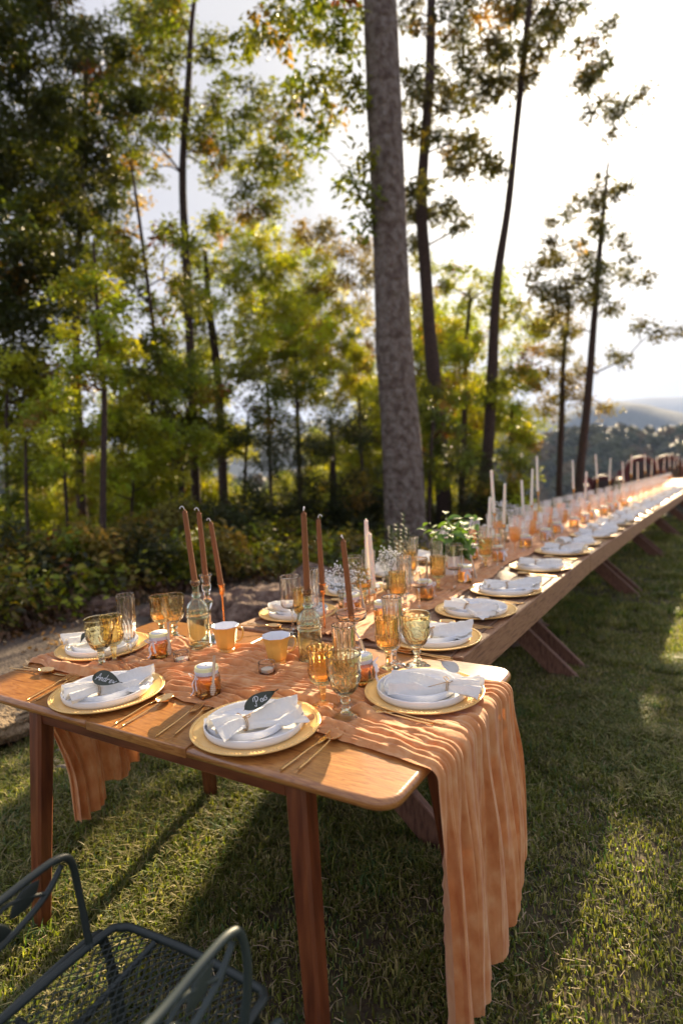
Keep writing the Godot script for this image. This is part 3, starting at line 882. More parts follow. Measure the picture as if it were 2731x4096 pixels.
	tree("hazel_tree", "bushy hazel between beech and dark pine", [[-166, 15, -1087, 33], [-155, 125, -1089, 30], [-146, 197, -1090, 19]], [-9, 18, -111, 40, -20, 18, -115, 46, -13, 24, -104, 41, -5, 23, -104, 39, -14, 16, -107, 32, -19, 23, -106, 29, -13, 20, -109, 34, -19, 14, -103, 30, -10, 23, -113, 31], 1, 0.80, 0.80)
	tree("witch_hazel_sapling", "low bushy sapling with lit leaves behind the leftmost goblets", [[-299, 22, -902, 26], [-290, 89, -905, 22], [-284, 131, -907, 16]], [-30, 10, -95, 23, -31, 17, -83, 31, -27, 16, -97, 28, -31, 10, -84, 28, -24, 10, -89, 25, -29, 19, -90, 33, -25, 13, -90, 29, -28, 13, -86, 28, -30, 6, -93, 33], 2, 0.80, 0.90)
	tree("ash_sapling", "yellow leafed sapling at the left edge below the corner oak", [[-437, 61, -844, 29], [-429, 175, -848, 26], [-419, 258, -852, 19]], [-45, 23, -89, 29, -39, 25, -82, 28, -39, 19, -82, 26, -39, 23, -87, 24, -41, 26, -80, 25, -46, 19, -90, 33, -41, 29, -91, 25], 2, 0.80, 0.90)
	tree("holly_tree", "dense dark green small tree between forked sapling and maple", [[-312, 13, -1055, 52], [-300, 169, -1058, 45], [-292, 252, -1061, 30]], [-30, 20, -112, 47, -23, 20, -106, 31, -28, 26, -112, 30, -32, 24, -103, 28, -23, 16, -107, 28, -31, 17, -98, 34, -27, 28, -98, 33, -27, 13, -110, 29, -22, 24, -102, 30, -22, 18, -116, 33, -30, 15, -107, 30, -34, 27, -106, 33, -26, 29, -114, 32, -29, 25, -102, 27, -31, 20, -96, 29, -25, 17, -102, 27, -25, 23, -106, 31], 1, 0.90, 1.10)
	tree("birch_tree", "pale stemmed birch with yellow leaves left of the big oak", [[-83, 1, -1297, 61], [-78, 159, -1298, 57], [-74, 286, -1298, 44], [-72, 379, -1298, 26]], [-1, 30, -123, 44, 1, 36, -126, 46, -5, 23, -135, 33, -6, 27, -127, 42, -5, 35, -127, 49, 3, 25, -125, 42, -10, 31, -130, 36, -1, 23, -140, 35, -10, 35, -123, 35, -4, 42, -137, 43, -10, 25, -135, 33, 4, 33, -132, 34, -2, 26, -131, 31, -8, 39, -130, 38, -5, 30, -122, 29, 3, 30, -131, 31, -9, 34, -140, 33], 2, 0.90, 0.90)
	tree("laurel_tree", "leafy green tree filling the gap right of the big oak", [[135, 25, -991, 40], [141, 112, -990, 34], [147, 177, -989, 24]], [15, 16, -103, 33, 15, 9, -98, 30, 18, 10, -97, 23, 17, 22, -105, 31, 16, 16, -91, 21, 12, 19, -94, 25, 14, 12, -106, 28, 18, 19, -101, 24], 1, 0.80, 0.80)
	tree("persimmon_tree", "yellow green small tree at the slim tree foot", [[317, 14, -1209, 46], [321, 120, -1208, 42], [326, 192, -1207, 25]], [31, 18, -126, 40, 32, 13, -121, 33, 30, 22, -114, 25, 34, 19, -121, 31, 36, 12, -122, 30, 31, 9, -114, 30, 35, 15, -120, 29, 38, 23, -127, 28, 27, 21, -115, 26], 2, 0.80, 0.85)
	# shrubs of the undergrowth
	var kinds := ["leafy shrub at the left edge under the thin sapling", "yellow green shrub behind the leftmost goblets", "yellow green shrub left of the forked sapling's foot", "yellow green shrub right of the forked sapling's foot", "leafy shrub behind the left brown candles", "dark shrub under the bright maple", "dark shrub between maple and low pine", "low leafy shrub at the far left path edge", "dry brown shrub by the path behind the leftmost goblet", "dry brown shrub by the path behind the clear flute", "dry brown shrub by the path left of the green bottle", "dark low shrub behind the left boulder", "dark shrub at the pine's foot", "dark shrub left of the big oak's foot", "leafy shrub right of the big oak's foot", "dark shrub between curved oak and slim tree", "leafy shrub at the slim tree's foot", "yellow green shrub right of the slim tree's foot", "tall leafy shrub at the left frame edge", "small dark shrub in front of the slim tree", "small dark shrub at the curved oak's foot", "dark low bush on the path bank at the left frame edge", "dry low bush on the path bank above the leftmost plate", "green low bush on the path bank behind the leftmost olive goblet", "dry low bush on the path bank behind the left flute", "dark low bush on the path bank behind the second amber goblet", "green low bush on the path bank left of the brown candles", "dry low bush on the path bank behind the left green bottle"]
	var nth := 0
	for b in [[-4.5, 0.6, -8.7, 0.53, 2], [-4.0, 0.3, -9.0, 0.46, 2], [-3.4, 0.6, -9.2, 0.50, 2], [-2.9, 0.6, -9.4, 0.50, 2], [-2.3, 0.4, -9.5, 0.53, 2], [-1.7, 0.4, -9.6, 0.53, 5], [-1.1, -0.2, -9.7, 0.53, 5], [-3.5, 0.0, -7.4, 0.33, 1], [-3.1, -0.1, -7.6, 0.30, 3], [-2.5, -0.1, -7.8, 0.36, 3], [-1.9, -0.1, -8.0, 0.36, 3], [-1.4, -0.2, -8.1, 0.33, 5], [-0.2, -0.3, -9.8, 0.53, 5], [0.4, 0.2, -9.8, 0.40, 5], [1.3, 0.7, -10.9, 0.45, 1], [2.0, 0.8, -10.8, 0.48, 5], [2.7, 1.0, -10.7, 0.45, 1], [2.9, 0.6, -10.6, 0.37, 2], [-4.4, 1.3, -8.8, 0.46, 1], [2.3, 0.2, -10.8, 0.33, 5], [1.7, -0.0, -10.9, 0.33, 5], [-3.1, 0.1, -5.9, 0.25, 5], [-2.9, 0.1, -6.1, 0.23, 3], [-2.6, 0.1, -6.2, 0.23, 1], [-2.3, 0.0, -6.3, 0.23, 3], [-2.0, 0.0, -6.4, 0.23, 5], [-1.6, 0.0, -6.5, 0.23, 1], [-1.3, 0.0, -6.6, 0.22, 3]]:
		var o := thing("shrub", kinds[nth], "shrub", "shrubs below the trees")
		nth += 1
		var y := ground(b[0], b[2])
		o.position = Vector3(b[0], y, b[2])
		var blobs := []
		var st := begin()
		var top: float = maxf(b[1] + b[3] * 0.6, y + 0.5)
		for i in 7:
			var r: float = b[3] * rng.randf_range(0.45, 0.7)
			var p := Vector3(b[0] + rng.randfn(0, 0.45) * b[3], lerpf(y + 0.15, top, rng.randf()), b[2] + rng.randfn(0, 0.45) * b[3])
			blobs.append([p.x, p.y, p.z, r])
			add_tube(st, smooth([Vector3(rng.randfn(0, 0.04), -0.05, rng.randfn(0, 0.04)), (p - o.position) * 0.5 + Vector3(0, 0.08, 0), p - o.position], 2), [0.012, 0.01, 0.008, 0.006, 0.004], 5)
		put("stems", done(st), M.bark_dark, o)
		crown(o, o.position, blobs, b[4], 0.8, 0.8, 0.8)
	# trees deeper in the wood: one built, the rest copied
	var first: Node3D
	for i in 40:
		var az := -0.62 + 0.85 * fposmod(i * 0.618034, 1.0)
		var dist := 17.0 + 20.0 * fposmod(i * 0.7548, 1.0)
		var p := Vector3(sin(az) * dist, 0, -cos(az) * dist)
		p.y = ground(p.x, p.z) - 0.1
		var o: Node3D
		if i == 0:
			o = thing("forest_tree", "slender leafy tree deep in the wood behind the first trees", "tree", "trees deep in the wood")
			put("trunk", tube([Vector3.ZERO, Vector3(0.1, 2, 0), Vector3(0.05, 4, 0.1), Vector3(0.15, 6.2, 0)], [0.11, 0.085, 0.06, 0.02], 8), M.bark_dark, o)
			var blobs := []
			for k in 18:
				var h := rng.randf_range(1.0, 6.4)
				var a := rng.randf() * TAU
				var out := 1.5 * sin(clampf((h - 0.3) / 6.4, 0, 1) * PI) * rng.randf_range(0.3, 1.0)
				blobs.append([cos(a) * out, h, sin(a) * out, rng.randf_range(0.5, 0.8)])
			crown(o, Vector3.ZERO, blobs, 2, 1.3, 1.2, 1.0)
			first = o
		else:
			o = copy(first, "slender leafy tree deep in the wood behind the first trees")
		o.position = p
		o.rotation.y = i * 2.4
		o.scale = Vector3.ONE * (0.7 + 0.3 * fposmod(i * 0.43, 1.0))
	# ground cover and fallen leaves of the wood
	var w := [[], [], []]
	var c := [[], [], []]
	var lw := [[]]
	var lc := [[]]
	for i in 14000:
		var az := rng.randf_range(-0.65, 0.32)
		var dist := 5.2 + 14.0 * pow(rng.randf(), 1.6)
		var p := Vector3(sin(az) * dist, 0, -cos(az) * dist)
		var q := ts(p)
		if q.x > -2.65 and q.y < 4.2 or q.x > -1.0 and q.y < 5.0 or q.x > -0.3:
			continue
		p.y = ground(p.x, p.z)
		if i % 2:
			var k := rng.randi() % 3
			w[k].append(Transform3D(Basis.from_euler(Vector3(rng.randfn(0, 0.3), rng.randf() * 6, 0)).scaled(Vector3.ONE * rng.randf_range(0.7, 1.2)), p + Vector3(0, rng.randf_range(0.02, 0.35), 0)))
			c[k].append(leaf_tint([1, 5, 2, 3][rng.randi() % 4]))
		else:
			lw[0].append(Transform3D(Basis.from_euler(Vector3(rng.randfn(0, 0.25), rng.randf() * 6, rng.randfn(0, 0.25))), p + Vector3(0, 0.02, 0)))
			var g := rng.randf_range(0.5, 1.3)
			lc[0].append([Color(0.16, 0.075, 0.03), Color(0.20, 0.12, 0.055), Color(0.11, 0.05, 0.025)][rng.randi() % 3] * g)
	for i in 1600:
		var p := T(rng.randf_range(-2.9, -0.9), rng.randf_range(-1.0, 7.0))
		if rng.randf() < 0.5: p = T(rng.randf_range(-3.0, -2.5), rng.randf_range(-1.0, 7.0))
		p.y = ground(p.x, p.z)
		lw[0].append(Transform3D(Basis.from_euler(Vector3(rng.randfn(0, 0.2), rng.randf() * 6, rng.randfn(0, 0.2))).scaled(Vector3.ONE * 0.6), p + Vector3(0, 0.015, 0)))
		lc[0].append(Color(0.20, 0.12, 0.07) * rng.randf_range(0.5, 1.4))
	multi("undergrowth", sprays, w, c, M.leaf)
	multi("fallen_leaves", [spray(9, 6, 0.10, 0.05)], lw, lc, M.leaf)
	for n in ["undergrowth", "undergrowth_001", "undergrowth_002"]:
		tag(get_node(n), "low leafy ground cover under the trees", "undergrowth", "ground cover of the wood", "stuff")
	tag(get_node("fallen_leaves"), "brown fallen leaves on the forest floor and path edge", "leaves", "", "stuff")

# ---------------------------------------------------------------- tables and runners
func taper(a: Vector3, b: Vector3, ha: float, hb: float) -> ArrayMesh:
	# a square leg with eased corners from a (top) down to b
	var st := begin(true)
	var rows := []
	for q in [[a, ha], [a.lerp(b, 0.5), (ha + hb) / 2], [b, hb]]:
		var h: float = q[1]
		var e := h * 0.72
		var row := []
		for c in [[h, -e], [h, e], [e, h], [-e, h], [-h, e], [-h, -e], [-e, -h], [e, -h]]:
			row.append(q[0] + Vector3(c[0], 0, c[1]))
		rows.append(row)
	for i in 2:
		for j in 8:
			var k := (j + 1) % 8
			quad(st, rows[i][j], rows[i][k], rows[i + 1][k], rows[i + 1][j], rows[i][j] + rows[i][k] - a * 2 + (a - b) * 0.0)
	for j in 8:
		tri(st, b, rows[2][j], rows[2][(j + 1) % 8], Vector3.DOWN)
		tri(st, a, rows[0][j], rows[0][(j + 1) % 8], Vector3.UP)
	return done(st)

func rounded(t0: float, t1: float, s0: float, s1: float, left: float, right: float) -> Array:
	# an outline counter-clockwise in (t, s), with rounded left and right corners
	var out := []
	for c in [[t0 + left, s0 + left, left, PI], [t1 - right, s0 + right, right, PI * 1.5], [t1 - right, s1 - right, right, 0.0], [t0 + left, s1 - left, left, PI * 0.5]]:
		var n := 7 if c[2] > 0.004 else 2
		for k in n:
			var a: float = c[3] + PI / 2 * k / (n - 1)
			out.append(Vector2(c[0] + cos(a) * c[2], c[1] + sin(a) * c[2]))
	return out

func build_tables() -> void:
	var o := thing("dining_table", "warm brown wooden dining table with rounded corners, nearest the camera", "table")
	o.transform = Transform3D(Basis(Vector3.UP, YAW), origin)
	for q in [[0.0, 0.596, 0.055, 0.002], [0.5985, 0.9715, 0.002, 0.002], [0.974, 1.535, 0.002, 0.055]]:
		put("tabletop", slab(rounded(q[0], q[1], 0.0, 0.833, q[2], q[3]), TOP - 0.027, TOP, 0.012 if q[2] + q[3] > 0.05 else 0.003), M.teak, o)
	var ay := TOP - 0.027 - 0.033
	put("apron", box(Vector3(0.925, 0.066, 0.02), 0.003, Transform3D(Basis(), Vector3(0.762, ay, -0.072))), M.teak_apron, o)
	put("apron", box(Vector3(0.925, 0.066, 0.02), 0.003, Transform3D(Basis(), Vector3(0.762, ay, -0.765))), M.teak_apron, o)
	put("apron", box(Vector3(0.02, 0.066, 0.62), 0.003, Transform3D(Basis(), Vector3(0.275, ay, -0.418))), M.teak_apron, o)
	put("apron", box(Vector3(0.02, 0.066, 0.62), 0.003, Transform3D(Basis(), Vector3(1.25, ay, -0.418))), M.teak_apron, o)
	for l in [[0.275, 0.085, 0.262, 0.008], [1.25, 0.085, 1.312, 0.012], [0.275, 0.75, 0.248, 0.80], [1.25, 0.75, 1.312, 0.82]]:
		put("leg", taper(Vector3(l[0], TOP - 0.028, -l[1]), Vector3(l[2], -0.02, -l[3]), 0.029, 0.022), M.teak_leg, o)
	# the row of farm tables
	var ends := [0.862, 3.0, 5.73, 8.45, 11.15, 13.9, 16.6, 19.3, 22.0, 24.7]
	var names := ["first", "second", "third", "fourth", "fifth", "sixth", "seventh", "eighth", "ninth"]
	var made: Node3D
	for i in ends.size() - 1:
		var a: float = ends[i]
		var b: float = ends[i + 1] - 0.008
		var fall := (drop(b) - drop(a)) / (b - a)
		var label: String = "%s rough farm table of the long row, on crossed plank legs" % names[i]
		var f: Node3D
		if i < 2:
			f = farm_table(label, (b - a) * sqrt(1 + fall * fall))
			made = f
		else:
			f = copy(made, label)
		f.set_meta("group", "farm tables of the long row")
		f.position = T(0.8675, (a + b) / 2, TOP + (drop(a) + drop(b)) / 2)
		f.basis = Basis(Vector3.UP, YAW) * Basis(Vector3.RIGHT, atan(fall))
		if i >= 2:
			f.basis = f.basis.scaled_local(Vector3(1, 1, (b - a) / 2.722))

func farm_table(label: String, long: float) -> Node3D:
	# local: x across, z along, y = 0 at the top
	var o := thing("farm_table", label, "table")
	var wide := 0.972
	for k in 5:
		var w := (wide - 0.08) / 5
		put("plank", box(Vector3(w - 0.004, 0.034, long - 0.082), 0.004, Transform3D(Basis(), Vector3(-wide / 2 + 0.04 + w * (k + 0.5), -0.017 - 0.0015 * (k % 2), 0))), M.plank, o)
	for s in [-1, 1]:
		put("edge_board", box(Vector3(0.038, 0.112, long), 0.004, Transform3D(Basis(), Vector3(s * (wide / 2 - 0.019), -0.056, 0))), M.cedar, o)
		put("end_board", box(Vector3(wide - 0.080, 0.112, 0.038), 0.004, Transform3D(Basis(), Vector3(0, -0.057, s * (long / 2 - 0.020)))), M.plank, o)
	for e in [-1, 1]:
		var z: float = e * (long / 2 - 0.11)
		for s in [-1, 1]:
			var zz: float = z + s * 0.021
			put("leg", beam(Vector3(-0.40 * s, -0.04, zz), Vector3(0.43 * s, -TOP - 0.05, zz), 0.115, 0.038, Vector3(0, 0, 1)), M.cedar_leg, o)
		put("cross_rail", box(Vector3(0.86, 0.085, 0.036), 0.004, Transform3D(Basis(), Vector3(0, -0.082, z - e * 0.0605))), M.cedar_leg, o)
	put("stretcher", box(Vector3(0.085, 0.036, long - 0.35), 0.004, Transform3D(Basis(), Vector3(0, -0.445, 0))), M.cedar_leg, o)
	return o

func folds(n: FastNoiseLite, along: float, v: float, count: float) -> float:
	# cloth pushed together across its width: ridges that wander, split and die out; 0..1
	var w := n.get_noise_2d(along * 34.0, v * 55.0) * 0.85 + n.get_noise_2d(along * 80.0, v * 110.0 + 40.0) * 0.20
	var big := pow(absf(sin((v * count + w * 3.2) * PI)), 0.75)
	var fine := pow(absf(sin((v * count * 1.55 + w * 3.6 + n.get_noise_2d(along * 70.0 + 300.0, v * 90.0) * 1.3) * PI)), 0.8)
	var amount := clampf(0.55 + 0.95 * n.get_noise_2d(along * 42.0 + 90.0, v * 170.0), 0.08, 1.2)
	var knot := maxf(0.0, n.get_noise_2d(along * 210.0 + 700.0, v * 150.0) - 0.12)
	return clampf(big * amount * 0.72 + fine * (0.14 + 0.22 * (1.0 - amount)) + 0.55 * knot, 0.0, 1.3)

func line(at: Array, x: float) -> float:
	for i in at.size() - 1:
		if x <= at[i + 1][0]:
			var k: float = smoothstep(0.0, 1.0, clampf((x - at[i][0]) / (at[i + 1][0] - at[i][0]), 0, 1))
			return lerpf(at[i][1], at[i + 1][1], k)
	return at[-1][1]

func build_runners() -> void:
	var n := noise(0.02, 3, 19)
	var lo := [[0.0, 0.232], [0.25, 0.205], [0.64, 0.222], [0.86, 0.205], [1.2, 0.205], [1.33, 0.19], [1.55, 0.155]]
	var hi := [[0.0, 0.60], [0.25, 0.645], [0.5, 0.615], [0.66, 0.67], [0.85, 0.665], [1.07, 0.69], [1.2, 0.63], [1.33, 0.66], [1.55, 0.712]]
	var left := 0.66
	var flat := 1.535
	var right := 0.74
	var total := left + flat + right
	var hem_r := [[0.0, 0.07], [0.12, 0.03], [0.45, 0.04], [0.7, 0.05], [0.85, 0.12], [1.0, 0.27]]
	var hem_l := [[0.0, 0.06], [0.15, 0.05], [0.45, 0.09], [0.55, 0.15], [0.8, 0.12], [1.0, 0.17]]
	var lay := func(u: float, v: float) -> Vector3:
		var a := u * total - left
		var t := clampf(a, 0.0, flat)
		var s := lerpf(line(lo, t) + 0.012 * n.get_noise_1d(t * 260.0), line(hi, t) + 0.015 * n.get_noise_1d(t * 240.0 + 500.0), v)
		var f: float = folds(n, t, v, 12.5)
		var edge := smoothstep(0.0, 0.05, v) * smoothstep(1.0, 0.95, v)
		var high := lerpf(0.038, 0.024, smoothstep(1.15, 1.4, t)) * lerpf(0.6, 1.0, smoothstep(0.1, 0.45, t))
		for p in [[1.373, 0.518, 0.17], [0.137, 0.43, 0.17], [0.42, 0.444, 0.03], [0.807, 0.255, 0.03], [0.84, 0.553, 0.028], [0.6, 0.58, 0.028], [0.538, 0.426, 0.02], [0.87, 0.459, 0.02], [1.157, 0.337, 0.03], [1.251, 0.299, 0.03], [1.211, 0.363, 0.03], [1.177, 0.515, 0.03], [0.47, 0.583, 0.035], [0.934, 0.608, 0.035], [1.07, 0.154, 0.165], [0.51, 0.149, 0.165]]:
			var d := Vector2(t - p[0], s - p[1]).length()
			high *= lerpf(0.34, 1.0, smoothstep(p[2] * 0.95, p[2] + 0.025, d))
		var y := 0.003 + high * f * (0.25 + 0.75 * edge)
		y += 0.012 * edge * maxf(0.0, n.get_noise_2d(t * 300.0, s * 300.0)) * (1.0 if high > 0.012 else 0.0)
		if a >= 0.0 and a <= flat:
			return Vector3(t, TOP + y, -s)
		var beyond := a - flat if a > flat else -a
		var way := 1.0 if a > flat else -1.0
		var r := 0.022
		var arc := minf(beyond, r * PI / 2) / r
		var out := (r + y) * sin(arc) - (0.0 if beyond > 0 else 0.0)
		var down := r - (r + y) * cos(arc)
		var rest := maxf(0.0, beyond - r * PI / 2)
		var hang_len := (right if way > 0 else left) - r * PI / 2
		var k := rest / hang_len
		var hem: float = line(hem_r if way > 0 else hem_l, v)
		var y_end := hem
		var yy := lerpf(TOP - down, y_end, k) if rest > 0 else TOP - down
		var phase := v * 4.1 + 0.75 * n.get_noise_2d(v * 95.0 + 30.0, k * 9.0) + 0.3 * n.get_noise_2d(v * 210.0, k * 16.0 + 80.0) + (0.0 if way > 0 else 0.3)
		var wave := pow(absf(sin(phase * PI)), 0.7) - 0.62 + 0.10 * pow(absf(sin(phase * 2.7 * PI + 0.7)), 0.8) * (0.5 + n.get_noise_2d(v * 140.0 + 400.0, k * 20.0))
		var depth := lerpf(0.006, 0.050 if way > 0 else 0.04, smoothstep(0.0, 0.45, k))
		var s2 := lerpf(s, lerpf(0.172, 0.748, v) if way > 0 else lerpf(0.36, 0.66, v), smoothstep(0.0, 0.8, k))
		s2 += 0.012 * sin(phase * TAU + 0.8) * smoothstep(0.0, 0.4, k)
		var x := (flat if way > 0 else 0.0) + way * (out + depth * wave + 0.004 * n.get_noise_2d(v * 300.0, k * 25.0) + 0.004 * k)
		return Vector3(x, yy, -s2)
	var cloth := begin()
	add_grid(cloth, 460, 280, lay, true)
	var o := put("table_runner", done(cloth), M.velvet)
	o.transform = Transform3D(Basis(Vector3.UP, YAW), origin)
	tag(o, "crumpled terracotta velvet runner across the near table, hanging to the grass", "table runner", "terracotta runners")
	# the runner along the farm tables, one length of cloth for each table
	var ends := [0.88, 3.0, 5.73, 8.45, 11.15, 13.9]
	var names := ["first", "second", "third", "fourth", "fifth"]
	for i in 5:
		var a: float = ends[i]
		var b: float = ends[i + 1]
		var m := grid(int((b - a) * (70 if i < 2 else 30)), 110 if i < 2 else 40, func(u: float, v: float) -> Vector3:
			var s := lerpf(a, b, u)
			var t := lerpf(0.62 + 0.04 * n.get_noise_1d(s * 90.0), 1.02 + 0.05 * n.get_noise_1d(s * 110.0 + 70.0), v)
			var f: float = folds(n, s + 5.0, v, 9.0)
			var edge := smoothstep(0.0, 0.06, v) * smoothstep(1.0, 0.94, v)
			return T(t, s, TOP + drop(s) + 0.004 + 0.018 * f * (0.3 + 0.7 * edge)), false)
		var r := put("table_runner", m, M.velvet)
		tag(r, "terracotta runner down the middle of the %s farm table" % names[i], "table runner", "terracotta runners")

# ---------------------------------------------------------------- table ware, built once each
var P := {}     # name -> prototype thing, moved to its first place and copied for the rest

func place(kind: String, label: String, t: float, s: float, turn := 0.0, lift := 0.0) -> Node3D:
	var o: Node3D = P[kind]
	if o.has_meta("label") and o.get_meta("label") != "":
		o = copy(o, label)
	else:
		o.set_meta("label", label)
	return settle(o, t, s, lift, turn)

func proto(kind: String, called: String, category: String, group := "") -> Node3D:
	var o := thing(called, "", category, group)
	o.set_meta("label", "")
	P[kind] = o
	return o

func proto_mesh(kind: String, called: String, category: String, m: Mesh, material: Material, group := "") -> Node3D:
	var o := put(called, m, material)
	tag(o, "", category, group)
	o.set_meta("label", "")
	P[kind] = o
	return o

func medallions(a: float, y: float) -> float:      # pressed relief of the olive goblets
	var k := fposmod(a / TAU * 6.0, 1.0) - 0.5
	var d := Vector2(k * 0.042, y - 0.112).length()
	var h := exp(-pow((d - 0.0155) / 0.003, 2.0)) + 0.9 * exp(-pow(d / 0.0045, 2.0))
	if d < 0.0125:
		h += 0.6 * pow(absf(cos(atan2(y - 0.112, k * 0.042) * 4.0)), 3.0) * smoothstep(0.003, 0.006, d)
	var e := fposmod(a / TAU * 6.0 + 0.5, 1.0) - 0.5
	var d2 := Vector2(e * 0.042 * 1.4, (y - 0.112) * 0.6).length()
	h += 0.9 * exp(-pow((d2 - 0.008) / 0.002, 2.0))
	if y > 0.136 and y < 0.156:
		h += 0.8 * maxf(0.0, cos(a * 18.0)) * maxf(0.0, cos((y - 0.146) * 260.0))
	if y < 0.092:
		h += 0.7 * absf(cos(a * 9.0)) * smoothstep(0.07, 0.08, y)
	return h

func glassware(kind: String, called: String, category: String, group: String, material: Material, foot: Array, stem: Array, bowl: Array, segs: int, relief, rough_stem = null) -> void:
	var o := proto(kind, called, category, group)
	put("foot", lathe(spline(foot, 2), 28, rough_stem), material, o)
	put("stem", lathe(spline(stem, 2), 20, rough_stem), material, o)
	put("bowl", lathe(spline(bowl, 5), segs, relief), material, o)

func build_prototypes() -> void:
	# chargers and plates
	var o := proto("charger", "charger_plate", "charger plate", "gold charger plates")
	put("plate", lathe(spline([[0, 0.0], [0.10, 0.0], [0.125, 0.004], [0.158, 0.011], [0.1645, 0.0135], [0.1655, 0.0155], [0.164, 0.0175], [0.155, 0.0155], [0.128, 0.0085], [0.105, 0.0055], [0.0, 0.005]], 3), 96), M.charger, o)
	var beads := begin()
	for k in 110:
		var a := TAU * k / 110
		add_lathe(beads, [[0, -0.0018], [0.0028, 0.0], [0.0018, 0.0022], [0, 0.003]], 6, null, Transform3D(Basis(), Vector3(cos(a) * 0.1575, 0.0158, sin(a) * 0.1575)))
	put("beaded_rim", done(beads), M.charger, o)
	for q in [["dinner", "dinner_plate", 0.1275, "white dinner plates"], ["salad", "salad_plate", 0.101, "white salad plates"]]:
		var r: float = q[2]
		proto_mesh(q[0], q[1], "plate", lathe(spline([[0, 0.0], [r - 0.02, 0.0], [r - 0.006, 0.002], [r - 0.0005, 0.010], [r, 0.021], [r - 0.0015, 0.0235], [r - 0.004, 0.022], [r - 0.0055, 0.011], [r - 0.012, 0.0065], [r - 0.03, 0.005], [0.0, 0.005]], 3), 80), M.china, q[3])
	# napkins: four ways of falling, each tied with twine
	for k in 4:
		o = proto("napkin%d" % k, "napkin", "napkin", "tied white napkins")
		put("cloth", napkin(k), M.linen, o)
		var tie := begin()
		for j in 2:
			var ring := []
			for i in 19:
				var a := TAU * i / 18
				ring.append(Vector3(0.004 * (j - 0.5) + 0.001 * sin(a * 2), 0.014 + 0.0175 * sin(a), 0.0205 * cos(a)))
			add_tube(tie, ring, [0.0013], 5)
		add_tube(tie, smooth([Vector3(0, 0.031, 0.0), Vector3(0.012, 0.038, 0.012), Vector3(0.004, 0.036, 0.022), Vector3(-0.004, 0.033, 0.006), Vector3(0, 0.031, 0)], 4), [0.0012], 5)
		add_tube(tie, smooth([Vector3(0, 0.031, 0.0), Vector3(-0.014, 0.037, -0.006), Vector3(-0.008, 0.036, -0.018), Vector3(0, 0.031, 0)], 4), [0.0012], 5)
		add_tube(tie, smooth([Vector3(0, 0.031, 0.0), Vector3(0.03, 0.027, -0.018), Vector3(0.055, 0.022, -0.028)], 4), [0.0011], 5)
		put("twine", done(tie), M.twine, o)
	# cutlery lies along +x, handle end at -x
	for q in ["fork", "knife", "spoon"]:
		o = proto(q, q, "cutlery", "gold " + {"fork": "forks", "knife": "knives", "spoon": "spoons"}[q])
		put("handle", tube(smooth([Vector3(-0.105, 0.003, 0), Vector3(-0.05, 0.0035, 0), Vector3(0.0, 0.005, 0), Vector3(0.035, 0.008 if q != "knife" else 0.004, 0)], 4), [0.0028, 0.0032, 0.0032, 0.003, 0.0028, 0.0027, 0.0026, 0.0025, 0.0024, 0.0023, 0.0022, 0.0022, 0.0023], 8, 0.7), M.gold, o)
		if q == "spoon":
			put("bowl", lathe(spline([[0, -0.006], [0.55, -0.004], [0.9, 0.001], [1.0, 0.006], [0.96, 0.007], [0.85, 0.002], [0.5, -0.0025], [0, -0.0045]], 2), 24, null, false, Transform3D(Basis(Vector3(0.031, 0, 0), Vector3(0, 1, 0), Vector3(0, 0, 0.0205)), Vector3(0.064, 0.0075, 0))), M.gold, o)
		elif q == "fork":
			var st := begin()
			add_tube(st, smooth([Vector3(0.033, 0.008, 0), Vector3(0.046, 0.006, 0), Vector3(0.058, 0.004, 0)], 3), [0.0025, 0.004, 0.006, 0.0085, 0.0105, 0.0115, 0.0118], 10, 0.16)
			put("neck", done(st), M.gold, o)
			for j in 4:
				var z := (j - 1.5) * 0.0064
				put("tine", tube(smooth([Vector3(0.056, 0.004, z), Vector3(0.078, 0.005, z), Vector3(0.102, 0.010, z * 0.95)], 3), [0.002, 0.002, 0.0019, 0.0018, 0.0016, 0.0012, 0.0006], 6, 0.7), M.gold, o)
		else:
			put("blade", tube(smooth([Vector3(0.033, 0.004, 0), Vector3(0.06, 0.004, 0.001), Vector3(0.10, 0.004, 0.001), Vector3(0.118, 0.004, -0.003)], 3), [0.002, 0.005, 0.0075, 0.009, 0.0095, 0.0095, 0.009, 0.0075, 0.004, 0.001], 8, 0.14), M.gold, o)
	# glasses
	var facet := func(a: float, _i: int, r: float, y: float) -> Array: return [r * (1.0 + 0.045 * cos(a * 10.0)), y]
	glassware("olive", "olive_goblet", "goblet", "olive glass goblets", M.olive,
		[[0, 0.0], [0.037, 0.0], [0.0385, 0.003], [0.030, 0.008], [0.016, 0.013], [0.010, 0.020], [0, 0.0205]],
		[[0, 0.0207], [0.009, 0.0207], [0.0135, 0.028], [0.009, 0.034], [0.0085, 0.042], [0.014, 0.048], [0.010, 0.055], [0.0115, 0.062], [0, 0.0625]],
		[[0, 0.0627], [0.013, 0.063], [0.027, 0.074], [0.036, 0.092], [0.041, 0.112], [0.044, 0.135], [0.0462, 0.16], [0.0470, 0.171], [0.0458, 0.1725], [0.0445, 0.171], [0.0437, 0.16], [0.0413, 0.135], [0.0382, 0.112], [0.033, 0.094], [0.023, 0.079], [0.01, 0.073], [0, 0.072]], 96,
		func(a: float, i: int, r: float, y: float) -> Array: return [r + (0.0023 * medallions(a, y) if i > 3 and i < 30 else 0.0), y], facet)
